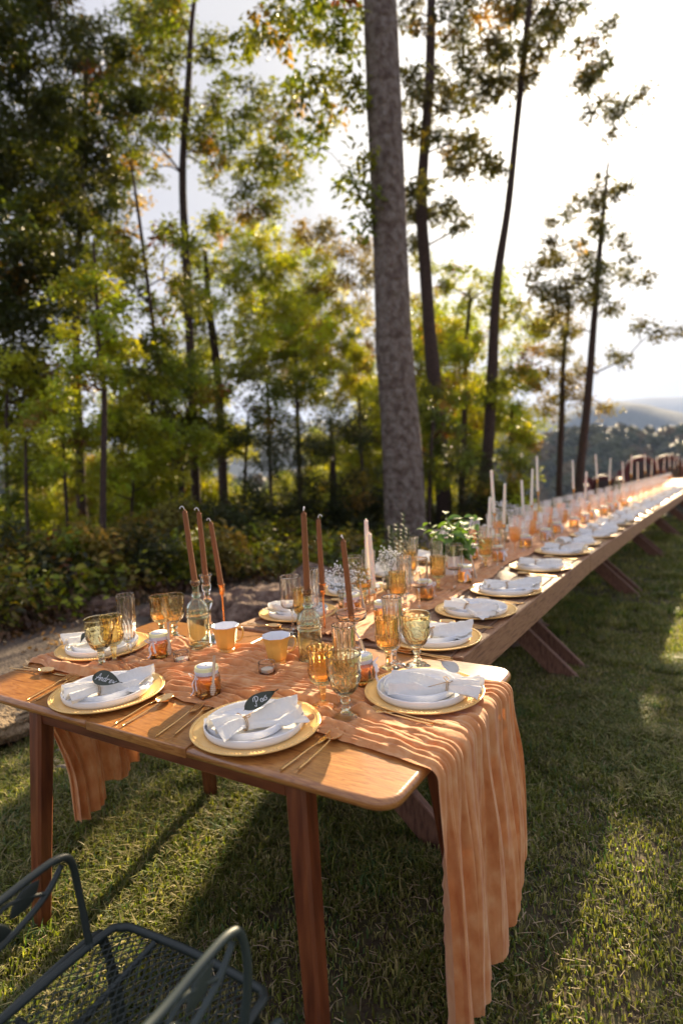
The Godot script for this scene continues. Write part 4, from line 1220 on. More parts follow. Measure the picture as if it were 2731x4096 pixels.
	glassware("amber", "amber_goblet", "goblet", "amber glass goblets", M.amber,
		[[0, 0.0], [0.030, 0.0], [0.032, 0.002], [0.028, 0.006], [0.012, 0.010], [0.008, 0.016], [0, 0.0165]],
		[[0, 0.0167], [0.007, 0.0167], [0.0075, 0.03], [0.009, 0.045], [0.012, 0.054], [0.009, 0.061], [0, 0.0615]],
		[[0, 0.0617], [0.012, 0.062], [0.026, 0.071], [0.0345, 0.087], [0.0365, 0.105], [0.0345, 0.128], [0.0352, 0.150], [0.0378, 0.165], [0.0368, 0.1665], [0.0355, 0.165], [0.0335, 0.150], [0.0328, 0.128], [0.0345, 0.105], [0.031, 0.089], [0.022, 0.077], [0, 0.071]], 80,
		func(a: float, i: int, r: float, y: float) -> Array:
			if i > 36: return [r, y]
			var low := smoothstep(0.122, 0.112, y)
			var cut := cos(a * 10.0 + y * 330.0) * cos(a * 10.0 - y * 330.0)
			return [r + low * 0.0026 * cut * smoothstep(0.061, 0.072, y) + (1.0 - low) * 0.0014 * cos(a * 14.0) * smoothstep(0.166, 0.155, y), y], facet)
	glassware("flute", "champagne_flute", "glass", "clear ribbed champagne flutes", M.clear,
		[[0, 0.0], [0.029, 0.0], [0.031, 0.002], [0.024, 0.005], [0.010, 0.009], [0.006, 0.014], [0, 0.0145]],
		[[0, 0.0147], [0.006, 0.0147], [0.0055, 0.03], [0.0075, 0.04], [0.009, 0.045], [0.007, 0.05], [0, 0.0505]],
		[[0, 0.0507], [0.009, 0.051], [0.018, 0.060], [0.0235, 0.08], [0.0268, 0.11], [0.0285, 0.15], [0.0300, 0.19], [0.0312, 0.222], [0.0302, 0.2235], [0.0288, 0.222], [0.0277, 0.19], [0.0262, 0.15], [0.0246, 0.11], [0.0212, 0.082], [0.015, 0.066], [0, 0.060]], 72,
		func(a: float, i: int, r: float, y: float) -> Array:
			if i > 36: return [r, y]
			var low := smoothstep(0.135, 0.125, y)
			return [r + low * 0.0018 * cos(a * 8.0 + y * 260.0) * cos(a * 8.0 - y * 260.0) * smoothstep(0.05, 0.065, y) + (1.0 - low) * 0.0014 * cos(a * 13.0) * smoothstep(0.2235, 0.21, y), y], facet)
	glassware("wine", "wine_glass", "glass", "plain clear wine glasses", M.clear,
		[[0, 0.0], [0.036, 0.0], [0.0375, 0.0015], [0.03, 0.003], [0.010, 0.006], [0.005, 0.012], [0, 0.0125]],
		[[0, 0.0127], [0.0045, 0.0127], [0.0036, 0.05], [0.0042, 0.085], [0.007, 0.096], [0, 0.0965]],
		[[0, 0.0967], [0.012, 0.097], [0.030, 0.101], [0.039, 0.110], [0.0405, 0.13], [0.0405, 0.17], [0.0405, 0.217], [0.0399, 0.218], [0.0393, 0.217], [0.0392, 0.17], [0.0391, 0.13], [0.0375, 0.1125], [0.029, 0.104], [0, 0.101]], 40, null)
	# plain versions for glasses too far away to show their relief
	for q in [["amber_far", "amber_goblet", M.amber_thin, 0.165, 0.036, "goblet", "amber glass goblets"], ["flute_far", "champagne_flute", M.clear_thin, 0.222, 0.031, "glass", "clear ribbed champagne flutes"], ["wine_far", "wine_glass", M.clear_thin, 0.218, 0.040, "glass", "plain clear wine glasses"]]:
		var h: float = q[3]
		var r: float = q[4]
		var b := 0.42 if q[0] != "flute_far" else 0.25
		proto_mesh(q[0], q[1], q[5], lathe([[0, 0], [0.031, 0.001], [0.006, 0.010], [0.005, h * b * 0.9], [r * 0.7, h * (b + 0.06)], [r * 0.95, h * (b + 0.25)], [r, h], [r - 0.0015, h], [r * 0.9, h * (b + 0.25)], [r * 0.62, h * (b + 0.09)], [0, h * (b + 0.06)]], 18, func(a: float, i: int, rr: float, y: float) -> Array: return [rr * (1.0 + (0.03 * cos(a * 9.0) if i > 3 and i < 7 else 0.0)), y]), q[2], q[6])
	# honey jars
	o = proto("jar", "honey_jar", "honey jar", "honey jars with lace bows")
	var hexa := func(a: float, _i: int, r: float, y: float) -> Array:
		var k := absf(fposmod(a, PI / 3) - PI / 6)
		return [r * lerpf(1.0, cos(PI / 6) / cos(PI / 6 - (PI / 6 - k)) if true else 1.0, 0.9), y]
	var hexb := func(a: float, i: int, r: float, y: float) -> Array:
		var k := fposmod(a, PI / 3) - PI / 6
		var w := 0.94 / cos(k) * 0.97
		return [r * lerpf(1.0, w, 0.85 if y < 0.056 else 0.0), y]
	put("jar", lathe(spline([[0, 0.0], [0.030, 0.0], [0.036, 0.004], [0.0375, 0.012], [0.0375, 0.057], [0.035, 0.066], [0.031, 0.071], [0.031, 0.079], [0.0295, 0.079], [0.0295, 0.071], [0.034, 0.064], [0.0355, 0.056], [0.0355, 0.013], [0.033, 0.006], [0, 0.005]], 2), 48, hexb), M.clear, o)
	put("honey", lathe(spline([[0, 0.0055], [0.031, 0.0065], [0.0350, 0.014], [0.0350, 0.056], [0.0335, 0.063], [0.0285, 0.070], [0, 0.0702]], 2), 48, hexb), M.honey, o)
	var up := Vector3(0, 0.0135, 0)
	var lid := put("lid", lathe(spline([[0, 0.0665], [0.0325, 0.0665], [0.0335, 0.068], [0.0335, 0.0745], [0.0322, 0.0765], [0.029, 0.0772], [0.0265, 0.0768], [0.02, 0.0766], [0, 0.0766]], 2), 40), M.lid, o, up)
	put("sticker", lathe([[0, 0.0772], [0.0272, 0.0772], [0.0272, 0.0782], [0, 0.0784]], 32), M.paper, lid)
	put("emblem", lathe([[0, 0.0782], [0.003, 0.0782], [0.003, 0.0789], [0, 0.0790]], 8), mat(lin(0.2, 0.17, 0.15), 0.6), lid)
	put("lace_band", lathe([[0.0322, 0.0575], [0.0328, 0.061], [0.0345, 0.067], [0.0341, 0.0675], [0.0324, 0.062], [0.0318, 0.0575]], 72, func(a: float, i: int, r: float, y: float) -> Array: return [r + 0.0006 * cos(a * 36.0), y - (0.0035 * absf(cos(a * 13.0)) if i == 0 or i == 5 else 0.0)]), M.lace, o, up)
	var bow := begin()
	for q in [[Vector3(0.0, 0.056, 0.034), Vector3(-0.016, 0.066, 0.046), Vector3(-0.026, 0.060, 0.042), Vector3(-0.012, 0.052, 0.040), Vector3(0, 0.055, 0.036)], [Vector3(0, 0.056, 0.034), Vector3(0.014, 0.064, 0.046), Vector3(0.022, 0.058, 0.044), Vector3(0.010, 0.050, 0.040), Vector3(0, 0.055, 0.036)], [Vector3(0, 0.055, 0.036), Vector3(-0.008, 0.034, 0.045), Vector3(-0.006, 0.016, 0.043), Vector3(-0.013, 0.001, 0.050)], [Vector3(0, 0.055, 0.036), Vector3(0.010, 0.038, 0.044), Vector3(0.016, 0.020, 0.046)]]:
		var sm := smooth(q, 5)
		for i in sm.size() - 1:
			var w := 0.0062
			var sd := Vector3(0.75, 0.25, 0.2).normalized() * w * (1.0 + 0.25 * sin(i * 2.1))
			quad(bow, sm[i] - sd, sm[i + 1] - sd, sm[i + 1] + sd, sm[i] + sd, Vector3(0, 0.3, 1))
	put("lace_bow", done(bow), M.lace, o, Vector3(0, 0.012, 0))
	var charm := begin()
	for k in 8:
		var a := TAU * k / 8
		add_lathe(charm, [[0, -1], [0.7, -0.4], [0.8, 0.3], [0, 1]], 6, null, Transform3D(Basis(Vector3(0, 0, 1), a).scaled_local(Vector3(0.0022, 0.0042, 0.001)), Vector3(0.012 - sin(a) * 0.0045, 0.026 + cos(a) * 0.0045, 0.0385)))
	add_lathe(charm, [[0, -1], [1, 0], [0, 1]], 8, null, Transform3D(Basis().scaled(Vector3(0.0022, 0.0022, 0.0016)), Vector3(0.012, 0.026, 0.0392)))
	add_tube(charm, [Vector3(0.006, 0.056, 0.0345), Vector3(0.012, 0.040, 0.0385), Vector3(0.012, 0.030, 0.0388)], [0.0004], 4)
	put("flower_charm", done(charm), M.gold, o)
	var dip := begin()
	add_tube(dip, [Vector3(0.036, 0.118, -0.008), Vector3(0.047, 0.044, 0.010)], [0.0042, 0.0038], 10)
	var axis := (Vector3(0.047, 0.044, 0.010) - Vector3(0.036, 0.118, -0.008)).normalized()
	var xf := Transform3D(Basis(axis.cross(Vector3(0, 0, 1)).normalized(), axis, Vector3(0, 0, 1).slide(axis).normalized()), Vector3(0.047, 0.044, 0.010))
	var prof := [[0, -0.002]]
	for k in 6:
		var y := 0.001 + k * 0.0055
		var r := 0.0085 * sin(0.7 + k * 0.35)
		prof.append_array([[r * 0.7, y], [r, y + 0.001], [r, y + 0.0035], [r * 0.7, y + 0.0045]])
	prof.append([0, 0.034])
	add_lathe(dip, prof, 16, null, xf)
	put("honey_dipper", done(dip), M.dipper, o, Vector3(0, 0.008, 0))
	# bottles, candlesticks, candles
	o = proto("bottle", "glass_bottle", "bottle", "green glass bottles with brown candles")
	var ribs := func(a: float, i: int, r: float, y: float) -> Array:
		var k := smoothstep(0.125, 0.135, y) * smoothstep(0.178, 0.165, y) if i < 60 else 0.0
		return [r * (1.0 + 0.035 * k * cos(a * 16.0)), y]
	put("body", lathe(spline([[0, 0.004], [0.030, 0.0], [0.0395, 0.002], [0.041, 0.010], [0.0405, 0.016], [0.0385, 0.018], [0.0385, 0.10], [0.0385, 0.116], [0.0415, 0.119], [0.0415, 0.127], [0.0395, 0.130], [0.0385, 0.145], [0.032, 0.163], [0.018, 0.178], [0.0135, 0.184], [0.0175, 0.191], [0.0175, 0.196], [0.0130, 0.202], [0.0125, 0.215], [0.0135, 0.231], [0.0170, 0.234], [0.0170, 0.244], [0.0140, 0.246], [0.0105, 0.244], [0.0102, 0.215], [0.0105, 0.20], [0.014, 0.182], [0.029, 0.161], [0.0355, 0.145], [0.0358, 0.10], [0.0358, 0.018], [0.034, 0.010], [0.018, 0.012], [0, 0.022]], 3), 64, ribs), M.bottle, o)
	put("cork", lathe([[0, 0.226], [0.0100, 0.226], [0.0104, 0.244], [0, 0.244]], 16), M.cork, o)
	o = proto("glass_stick", "glass_candlestick", "candlestick", "clear glass candlesticks")
	put("base", lathe(spline([[0, 0.0], [0.042, 0.0], [0.044, 0.003], [0.030, 0.010], [0.014, 0.022], [0, 0.0225]], 3), 32), M.clear, o)
	put("stem", lathe(spline([[0, 0.0227], [0.013, 0.0227], [0.009, 0.05], [0.014, 0.065], [0.009, 0.08], [0.009, 0.12], [0.015, 0.135], [0.019, 0.155], [0.010, 0.172], [0.013, 0.19], [0, 0.1905]], 3), 28), M.clear, o)
	put("cup", lathe(spline([[0, 0.1907], [0.013, 0.191], [0.017, 0.205], [0.018, 0.24], [0.024, 0.252], [0.024, 0.255], [0.016, 0.253], [0.0115, 0.24], [0.0115, 0.215], [0, 0.213]], 3), 28), M.clear, o)
	o = proto("dish_stick", "glass_candlestick", "candlestick", "clear glass candlesticks")
	put("base", lathe(spline([[0, 0.0], [0.042, 0.0], [0.044, 0.004], [0.042, 0.012], [0.030, 0.045], [0.016, 0.068], [0.011, 0.075], [0.009, 0.075], [0.013, 0.066], [0.026, 0.045], [0.037, 0.013], [0, 0.009]], 3), 32), M.smoky, o)
	put("stem", lathe(spline([[0, 0.0752], [0.011, 0.0752], [0.016, 0.080], [0.012, 0.085], [0.013, 0.095], [0.024, 0.108], [0.012, 0.112], [0, 0.112]], 3), 28), M.smoky, o)
	put("dish", lathe(spline([[0, 0.1122], [0.014, 0.1125], [0.040, 0.116], [0.050, 0.122], [0.053, 0.140], [0.0545, 0.143], [0.052, 0.144], [0.0505, 0.140], [0.047, 0.125], [0.038, 0.120], [0.015, 0.1205], [0.0125, 0.121], [0, 0.121]], 3), 40), M.smoky, o)
	for q in [["gold_stick", 0.187, M.copper], ["gold_low", 0.150, M.gold], ["gold_tall", 0.30, M.gold]]:
		var h: float = q[1]
		o = proto(q[0], "gold_candlestick", "candlestick", "gold candlesticks")
		put("base", lathe(spline([[0, 0.0], [0.034, 0.0], [0.0355, 0.002], [0.030, 0.004], [0.010, 0.007], [0.004, 0.012], [0, 0.0125]], 3), 32), q[2], o)
		put("stem", lathe(spline([[0, 0.0127], [0.0038, 0.0127], [0.0032, h * 0.35], [0.0036, h - 0.055], [0.0050, h - 0.045], [0, h - 0.0447]], 3), 16), q[2], o)
		put("cup", lathe(spline([[0, h - 0.0445], [0.006, h - 0.044], [0.011, h - 0.030], [0.0115, h - 0.008], [0.0150, h - 0.001], [0.0150, h], [0.0125, h - 0.001], [0.0102, h - 0.008], [0.0102, h - 0.022], [0, h - 0.022]], 3), 24), q[2], o)
	for q in [["candle_brown", M.wax_brown, "brown taper candles", 0.268], ["candle_ivory", M.wax_ivory, "ivory taper candles", 0.262]]:
		var h: float = q[3]
		o = proto(q[0], "taper_candle", "candle", q[2])
		put("wax", lathe(spline([[0, 0.0], [0.0100, 0.0], [0.0106, 0.01], [0.0096, h * 0.6], [0.0088, h - 0.012], [0.0082, h - 0.008], [0.004, h - 0.004], [0.0030, h + 0.002], [0, h + 0.003]], 3), 20), q[1], o)
		if q[0] == "candle_brown":
			put("wick", tube(smooth([Vector3(0, h, 0), Vector3(0.001, h + 0.008, 0), Vector3(0.006, h + 0.014, 0.001), Vector3(0.012, h + 0.011, 0.003), Vector3(0.014, h + 0.006, 0.003)], 3), [0.0016], 6), M.wick, o)
	# cups and tea light holders
	o = proto("cup", "yellow_cup", "cup", "yellow eight-sided cups")
	var oct := func(a: float, _i: int, r: float, y: float) -> Array:
		var k := fposmod(a + PI / 8, PI / 4) - PI / 8
		return [r * lerpf(1.0, 0.975 / cos(k), 0.9), y]
	put("body", lathe(spline([[0, 0.0], [0.026, 0.0], [0.0275, 0.003], [0.0265, 0.012], [0.023, 0.016], [0.029, 0.022], [0.034, 0.045], [0.0385, 0.075], [0.0465, 0.096]], 4), 64, oct), M.cup_yellow, o)
	put("lining", lathe(spline([[0.0465, 0.0961], [0.0460, 0.0972], [0.0440, 0.0965], [0.0358, 0.075], [0.0315, 0.045], [0.026, 0.024], [0.0, 0.021]], 4), 64, oct), M.cup_white, o)
	put("handle", tube(smooth([Vector3(0.036, 0.086, 0), Vector3(0.056, 0.088, 0), Vector3(0.062, 0.070, 0), Vector3(0.052, 0.046, 0), Vector3(0.033, 0.040, 0)], 4), [0.0045], 8, 0.7), M.cup_yellow, o)
	o = proto("tea", "tea_light_holder", "candle holder", "clear ribbed tea light holders")
	put("holder", lathe(spline([[0, 0.0], [0.0225, 0.0], [0.0245, 0.003], [0.0262, 0.040], [0.0262, 0.043], [0.0245, 0.0435], [0.0232, 0.040], [0.0222, 0.010], [0, 0.008]], 3), 72, func(a: float, i: int, r: float, y: float) -> Array: return [r * (1.0 + (0.03 * cos(a * 24.0) if i < 12 else 0.0)), y]), M.clear, o)
	put("candle", lathe(spline([[0, 0.0085], [0.0195, 0.0085], [0.0198, 0.022], [0.018, 0.0232], [0, 0.0225]], 2), 24), M.wax_ivory, o)

func napkin(k: int) -> ArrayMesh:
	# local x runs from the pleated fan (-) through the tie (0) to the loose tail (+)
	var n := noise(0.03, 3, 200 + k)
	var fan := 0.085 + 0.008 * (k % 2)
	var tail: float = [0.150, 0.165, 0.135, 0.155][k]
	var spread: float = [0.060, 0.050, 0.066, 0.056][k]
	var pleats := 4.0 + k % 2
	var st := begin()
	var f := func(u: float, v: float) -> Vector3:
		var a := u * 2.0 - 1.0
		var b := v * 2.0 - 1.0
		var x: float
		var w: float
		var y: float
		if a < 0.0:
			var q := -a
			x = -fan * q * (1.0 - 0.12 * b * b) + 0.005 * sin(b * 9.0 + k) * q
			w = lerpf(0.016, 0.074, pow(q, 0.9))
			var zig := absf(fposmod(v * pleats + 0.12 * sin(q * 3.0 + k + b * 2.0), 1.0) * 2.0 - 1.0)
			y = lerpf(0.030, 0.010, q) * (1.0 - 0.8 * b * b) + 0.036 * pow(q, 0.6) * pow(zig, 0.8) * (1.0 - 0.40 * b * b) + 0.002
		else:
			x = tail * a * (1.0 - 0.14 * absf(b) * b * (1 if k % 2 else -1) - 0.12 * b * b) + 0.008 * n.get_noise_1d(b * 60.0) * a
			w = lerpf(0.016, spread, sin(minf(a * 1.25, 1.0) * PI / 2)) * (1.0 + 0.14 * n.get_noise_2d(a * 60, k * 9.0))
			if k != 3:
				w *= sqrt(maxf(0.02, 1.0 - pow(maxf(0.0, a - 0.62) / 0.40, 2.0)))
			var sway := 0.30 * n.get_noise_2d(a * 40, 3.0 + k * 20.0)
			var ridge := 1.0 - pow(absf(sin((b * 1.1 + sway + 0.25 * k) * PI)), 0.9)
			var lift := 0.022 * pow(1.0 - b * b, 0.6) * (1.0 - 0.45 * a) + 0.027 * ridge * (0.2 + 0.8 * sin(minf(a * 1.25, 1) * PI * 0.62)) * (1.0 - b * b * 0.7)
			y = lift + 0.010 * n.get_noise_2d(a * 50.0, b * 35.0) * a + 0.002 + 0.012 * a * a * (1.0 - 0.5 * b * b)
		return Vector3(x, maxf(y, 0.001), b * w)
	add_grid(st, 44, 56, f)
	# the cloth doubled beneath, so that the tail shows a second edge
	add_grid(st, 30, 24, func(u: float, v: float) -> Vector3:
		var a := u
		var b := v * 2.0 - 1.0
		var p: Vector3 = f.call(0.5 + a * 0.5, clampf(v * 0.8 + 0.16, 0, 1))
		return Vector3(p.x * 0.92 + 0.004, maxf(0.0015, p.y * 0.45 - 0.002 + 0.006 * n.get_noise_2d(a * 90, b * 70)), b * (0.014 + 0.052 * pow(a, 0.7)) + 0.012 * a))
	return done(st)

# ---------------------------------------------------------------- the near table
func setting(where: String, t: float, s: float, nap: int, nap_at: Vector2, nap_turn: float, off: Vector2, lift := 0.001) -> void:
	place("charger", "gold beaded charger plate of the " + where, t, s, 0.0, lift)
	place("dinner", "large white plate of the " + where, t - 0.004, s, 0.0, lift + 0.0056)
	place("salad", "small top plate of the " + where, t + off.x, s + off.y, 0.0, lift + 0.0112)
	place("napkin%d" % nap, "white napkin tied with twine at the " + where, t + nap_at.x, s + nap_at.y, nap_turn, lift + 0.021)

const GLYPHS := {
	"A": [[Vector2(0, 0), Vector2(0.22, 0.55), Vector2(0.38, 1.0), Vector2(0.50, 0.5), Vector2(0.62, 0.0)], [Vector2(-0.12, 0.42), Vector2(0.2, 0.34), Vector2(0.66, 0.42)]],
	"n": [[Vector2(0, 0.5), Vector2(0.02, 0), Vector2(0.05, 0.3), Vector2(0.2, 0.5), Vector2(0.3, 0.3), Vector2(0.33, 0.02), Vector2(0.45, 0.08)]],
	"d": [[Vector2(0.34, 0.42), Vector2(0.15, 0.5), Vector2(0.02, 0.25), Vector2(0.15, 0.0), Vector2(0.34, 0.2), Vector2(0.40, 1.0), Vector2(0.38, 0.1), Vector2(0.5, 0.05)]],
	"r": [[Vector2(0, 0), Vector2(0.04, 0.5), Vector2(0.10, 0.38), Vector2(0.28, 0.5), Vector2(0.30, 0.42)]],
	"e": [[Vector2(0.0, 0.22), Vector2(0.25, 0.32), Vector2(0.2, 0.5), Vector2(0.03, 0.35), Vector2(0.06, 0.05), Vector2(0.22, 0.0), Vector2(0.36, 0.14)]],
	"w": [[Vector2(0, 0.5), Vector2(0.05, 0.05), Vector2(0.18, 0.35), Vector2(0.25, 0.04), Vector2(0.42, 0.46), Vector2(0.55, 0.42)]],
	"P": [[Vector2(-0.18, 0.12), Vector2(-0.08, -0.1), Vector2(0.05, 0.1), Vector2(0.20, 1.0)], [Vector2(-0.15, 0.62), Vector2(0.0, 0.98), Vector2(0.38, 1.05), Vector2(0.55, 0.78), Vector2(0.36, 0.48), Vector2(0.14, 0.46)]],
	"a": [[Vector2(0.32, 0.44), Vector2(0.12, 0.48), Vector2(0.02, 0.2), Vector2(0.14, 0.0), Vector2(0.30, 0.2), Vector2(0.35, 0.48), Vector2(0.36, 0.08), Vector2(0.48, 0.05)]],
	"o": [[Vector2(0.2, 0.48), Vector2(0.03, 0.34), Vector2(0.06, 0.04), Vector2(0.25, 0.02), Vector2(0.36, 0.26), Vector2(0.2, 0.48), Vector2(0.42, 0.58)]],
}

func leaf_card(label: String, stem: Vector3, tip: Vector3, wide: float, word: String, material: Material, lean := 0.6) -> void:
	# a leaf whose blade runs from stem to tip (both in the table frame); its face leans towards where the guest's side is
	var axis := (tip - stem)
	var long := axis.length()
	var x := axis / long
	var face := Vector3(0.42, 1.0, lean).normalized()
	var n := (face - x * face.dot(x)).normalized()
	var z := x.cross(n)
	var o := thing("leaf_place_card", label, "place card", "leaf place cards")
	o.transform = Transform3D(Basis(Vector3.UP, YAW), origin) * Transform3D(Basis(x, n, z), stem + Vector3(0.019, TOP + 0.013, 0.022))
	var half := func(u: float) -> float: return wide * pow(sin(PI * pow(clampf(u * 1.12, 0, 1), 0.75)), 0.8) + 0.0006
	var curve := func(u: float, q: float) -> float: return 0.004 * q * q + 0.003 * sin(u * 5.0)
	put("blade", grid(30, 8, func(u: float, v: float) -> Vector3:
		var q := v * 2.0 - 1.0
		return Vector3(u * long, curve.call(u, q), q * half.call(u)), true), material, o)
	put("midrib", tube([Vector3(-0.004, curve.call(0, 0) + 0.0004, 0), Vector3(long * 0.5, curve.call(0.5, 0) + 0.0003, 0), Vector3(long * 0.98, curve.call(0.98, 0), 0)], [0.0009, 0.0006, 0.0003], 5), material, o)
	if word == "":
		return
	var st := begin()
	var size := wide * (0.95 if word.length() > 4 else 1.15)
	var total := 0.0
	var step := {"A": 0.74, "P": 0.66, "d": 0.56, "w": 0.6}
	for ch in word:
		total += step.get(ch, 0.48)
	var pen := long * 0.47 - total * size * 0.5
	for ch in word:
		for stroke in GLYPHS[ch]:
			var pts := []
			for q in stroke:
				var px: float = pen + (q.x + 0.12 * q.y) * size
				var pz: float = -(q.y - 0.42) * size
				pts.append(Vector3(px, curve.call(px / long, pz / maxf(half.call(px / long), 0.004)) + 0.0011, pz))
			add_tube(st, smooth(pts, 3), [0.00085], 5, 0.6)
		pen += step.get(ch, 0.48) * size
	put("handwriting", done(st), M.ink, o)

func lay_near_table() -> void:
	setting("middle front setting with the pointed name leaf", 1.070, 0.154, 0, Vector2(0.0, -0.043), deg_to_rad(62), Vector2(-0.021, -0.008))
	setting("left front setting with the rounded name leaf", 0.510, 0.149, 1, Vector2(0.011, -0.040), deg_to_rad(62), Vector2(-0.014, -0.005))
	setting("far left setting next to the path", 0.137, 0.430, 2, Vector2(-0.070, -0.010), deg_to_rad(66), Vector2(-0.012, 0.0), 0.008)
	setting("right end setting on the draped runner", 1.373, 0.518, 3, Vector2(0.075, -0.012), deg_to_rad(194), Vector2(-0.013, 0.0), 0.008)
	leaf_card("pointed dark leaf with a short white handwritten name, on the middle front napkin", Vector3(1.048, 0.054, -0.141), Vector3(1.095, 0.086, -0.222), 0.0185, "Pao", M.card_leaf, 0.95)
	leaf_card("rounded dark leaf with a longer white handwritten name, on the left front napkin", Vector3(0.498, 0.064, -0.122), Vector3(0.602, 0.056, -0.138), 0.0225, "Andrew", M.card_leaf, 0.9)
	leaf_card("small dark leaf hanging over the far left setting's napkin", Vector3(0.086, 0.064, -0.410), Vector3(0.100, 0.043, -0.372), 0.008, "", M.card_leaf)
	leaf_card("pale silvery leaf tucked into the right end napkin", Vector3(1.446, 0.062, -0.566), Vector3(1.386, 0.084, -0.578), 0.017, "", M.pale_leaf)
	# cutlery: [kind, label, t, s, direction of the business end]
	for c in [
		["fork", "left gold fork of the middle front setting", 0.845, 0.115, 99.0], ["fork", "gold fork half under the middle front charger", 0.876, 0.138, 103.0],
		["knife", "gold knife right of the middle front setting", 1.256, 0.115, 88.0], ["spoon", "gold spoon by the front right table corner", 1.283, 0.135, 92.0],
		["fork", "outer gold fork of the left front setting", 0.284, 0.118, 105.0], ["fork", "gold fork touching the left front charger", 0.312, 0.125, 106.0],
		["knife", "gold knife between the two front chargers", 0.688, 0.120, 97.0], ["spoon", "gold spoon between the two front chargers", 0.719, 0.120, 96.0],
		["fork", "gold fork lying on the runner folds before the right end charger", 1.375, 0.340, 176.0], ["fork", "second gold fork half hidden beneath the right end charger", 1.40, 0.352, 177.0],
		["knife", "gold knife beyond the right end charger", 1.425, 0.703, 174.0], ["spoon", "gold spoon behind the right end charger", 1.44, 0.676, 178.0],
		["spoon", "gold spoon at the left end beside the runner", 0.085, 0.182, 9.0], ["knife", "gold knife at the left end beside the runner", 0.125, 0.197, 2.0],
		["fork", "outer gold fork behind the far left charger", 0.095, 0.665, 2.0], ["fork", "inner gold fork behind the far left charger", 0.10, 0.642, 1.0]]:
		var lift := 0.014 if c[2] > 1.3 and c[0] == "fork" else 0.001
		place(c[0], c[1], c[2], c[3], deg_to_rad(c[4]), lift)
	# glasses
	for g in [
		["olive", "olive goblet at the left, in front of the far left setting", 0.305, 0.292, 0.3], ["amber", "amber goblet next to the leftmost olive goblet", 0.302, 0.345, 0.5], ["flute", "clear flute rising behind the two leftmost goblets", 0.298, 0.415, 0.2],
		["olive", "olive goblet behind an amber one, left of the green bottle", 0.287, 0.639, 1.0], ["amber", "amber goblet in front of an olive one near the far table edge", 0.228, 0.630, 0.1],
		["amber", "amber goblet right behind the middle front charger", 1.157, 0.337, 0.8], ["olive", "largest olive goblet, front centre on the runner", 1.251, 0.299, 0.17], ["flute", "clear flute behind the front centre olive goblet", 1.211, 0.372, 0.4],
		["amber", "amber goblet standing behind the right end setting", 1.182, 0.672, 0.3], ["flute", "clear flute behind the right end amber goblet", 1.185, 0.708, 0.9], ["olive", "olive goblet behind the napkin of the right end setting", 1.255, 0.728, 0.5]]:
		place(g[0], g[1], g[2], g[3], g[4], 0.006 if g[3] < 0.62 else 0.001)
	place("jar", "honey jar with lace bow between the two left settings", 0.419, 0.444, 0.15, 0.009)
	place("jar", "honey jar with lace bow and flower charm, front of the runner", 0.807, 0.262, -0.25, 0.006)
	place("jar", "honey jar half hidden behind the front centre olive goblet", 1.177, 0.515, 1.9, 0.008)
	place("tea", "tea light holder beside the left honey jar", 0.538, 0.426, 0.0, 0.008)
	place("tea", "tea light holder in front of the right yellow cup", 0.870, 0.459, 0.3, 0.008)
	place("cup", "yellow cup behind the honey jars, its handle turned away", 0.599, 0.580, deg_to_rad(25), 0.008)
	place("cup", "yellow cup with visible handle left of the middle bottle", 0.840, 0.553, deg_to_rad(35), 0.008)
	place("bottle", "green bottle left of the yellow cups, holding the tallest brown candle", 0.470, 0.583, 0.0, 0.008)
	place("bottle", "green bottle in the middle, behind the amber goblet", 0.934, 0.608, 0.4, 0.008)
	place("glass_stick", "clear glass candlestick behind the left green bottle", 0.436, 0.672, 0.0, 0.001)
	place("gold_stick", "slim copper gold candlestick behind the left yellow cup", 0.398, 0.795, 0.0, 0.001)
	place("dish_stick", "wide dish glass candlestick where near and long table meet", 1.000, 0.765, 0.0, 0.001)
	place("gold_stick", "copper gold candlestick at the start of the long table", 0.775, 0.935, 0.0, 0.002)
	# brown candles lean a little, each its own way
	for c in [["brown candle in the left green bottle", 0.470, 0.583, 0.240, -0.06, 0.03], ["brown candle just behind the left bottle's candle", 0.436, 0.672, 0.222, -0.03, 0.0], ["leaning brown candle in the slim gold candlestick", 0.398, 0.795, 0.168, -0.10, 0.02],
		["brown candle in the middle green bottle", 0.934, 0.608, 0.236, 0.02, 0.0], ["brown candle in the gold stick of the long table's start", 0.775, 0.935, 0.168, -0.01, 0.0], ["leaning brown candle standing in the wide glass dish", 1.000, 0.765, 0.124, -0.065, 0.0]]:
		var o := place("candle_brown", c[0], c[1], c[2], 0.0, c[3])
		o.basis = o.basis * Basis(Vector3(0, 0, 1), -c[4]) * Basis(Vector3(1, 0, 0), c[5]) * Basis(Vector3.UP, c[1] * 9.0)

# ---------------------------------------------------------------- the long row
const NTH := ["first", "second", "third", "fourth", "fifth", "sixth", "seventh", "eighth", "ninth", "tenth", "eleventh", "twelfth", "thirteenth", "fourteenth", "fifteenth", "sixteenth", "seventeenth", "eighteenth", "nineteenth", "twentieth", "twenty-first", "twenty-second", "twenty-third", "twenty-fourth", "twenty-fifth", "twenty-sixth", "twenty-seventh", "twenty-eighth", "twenty-ninth", "thirtieth"]

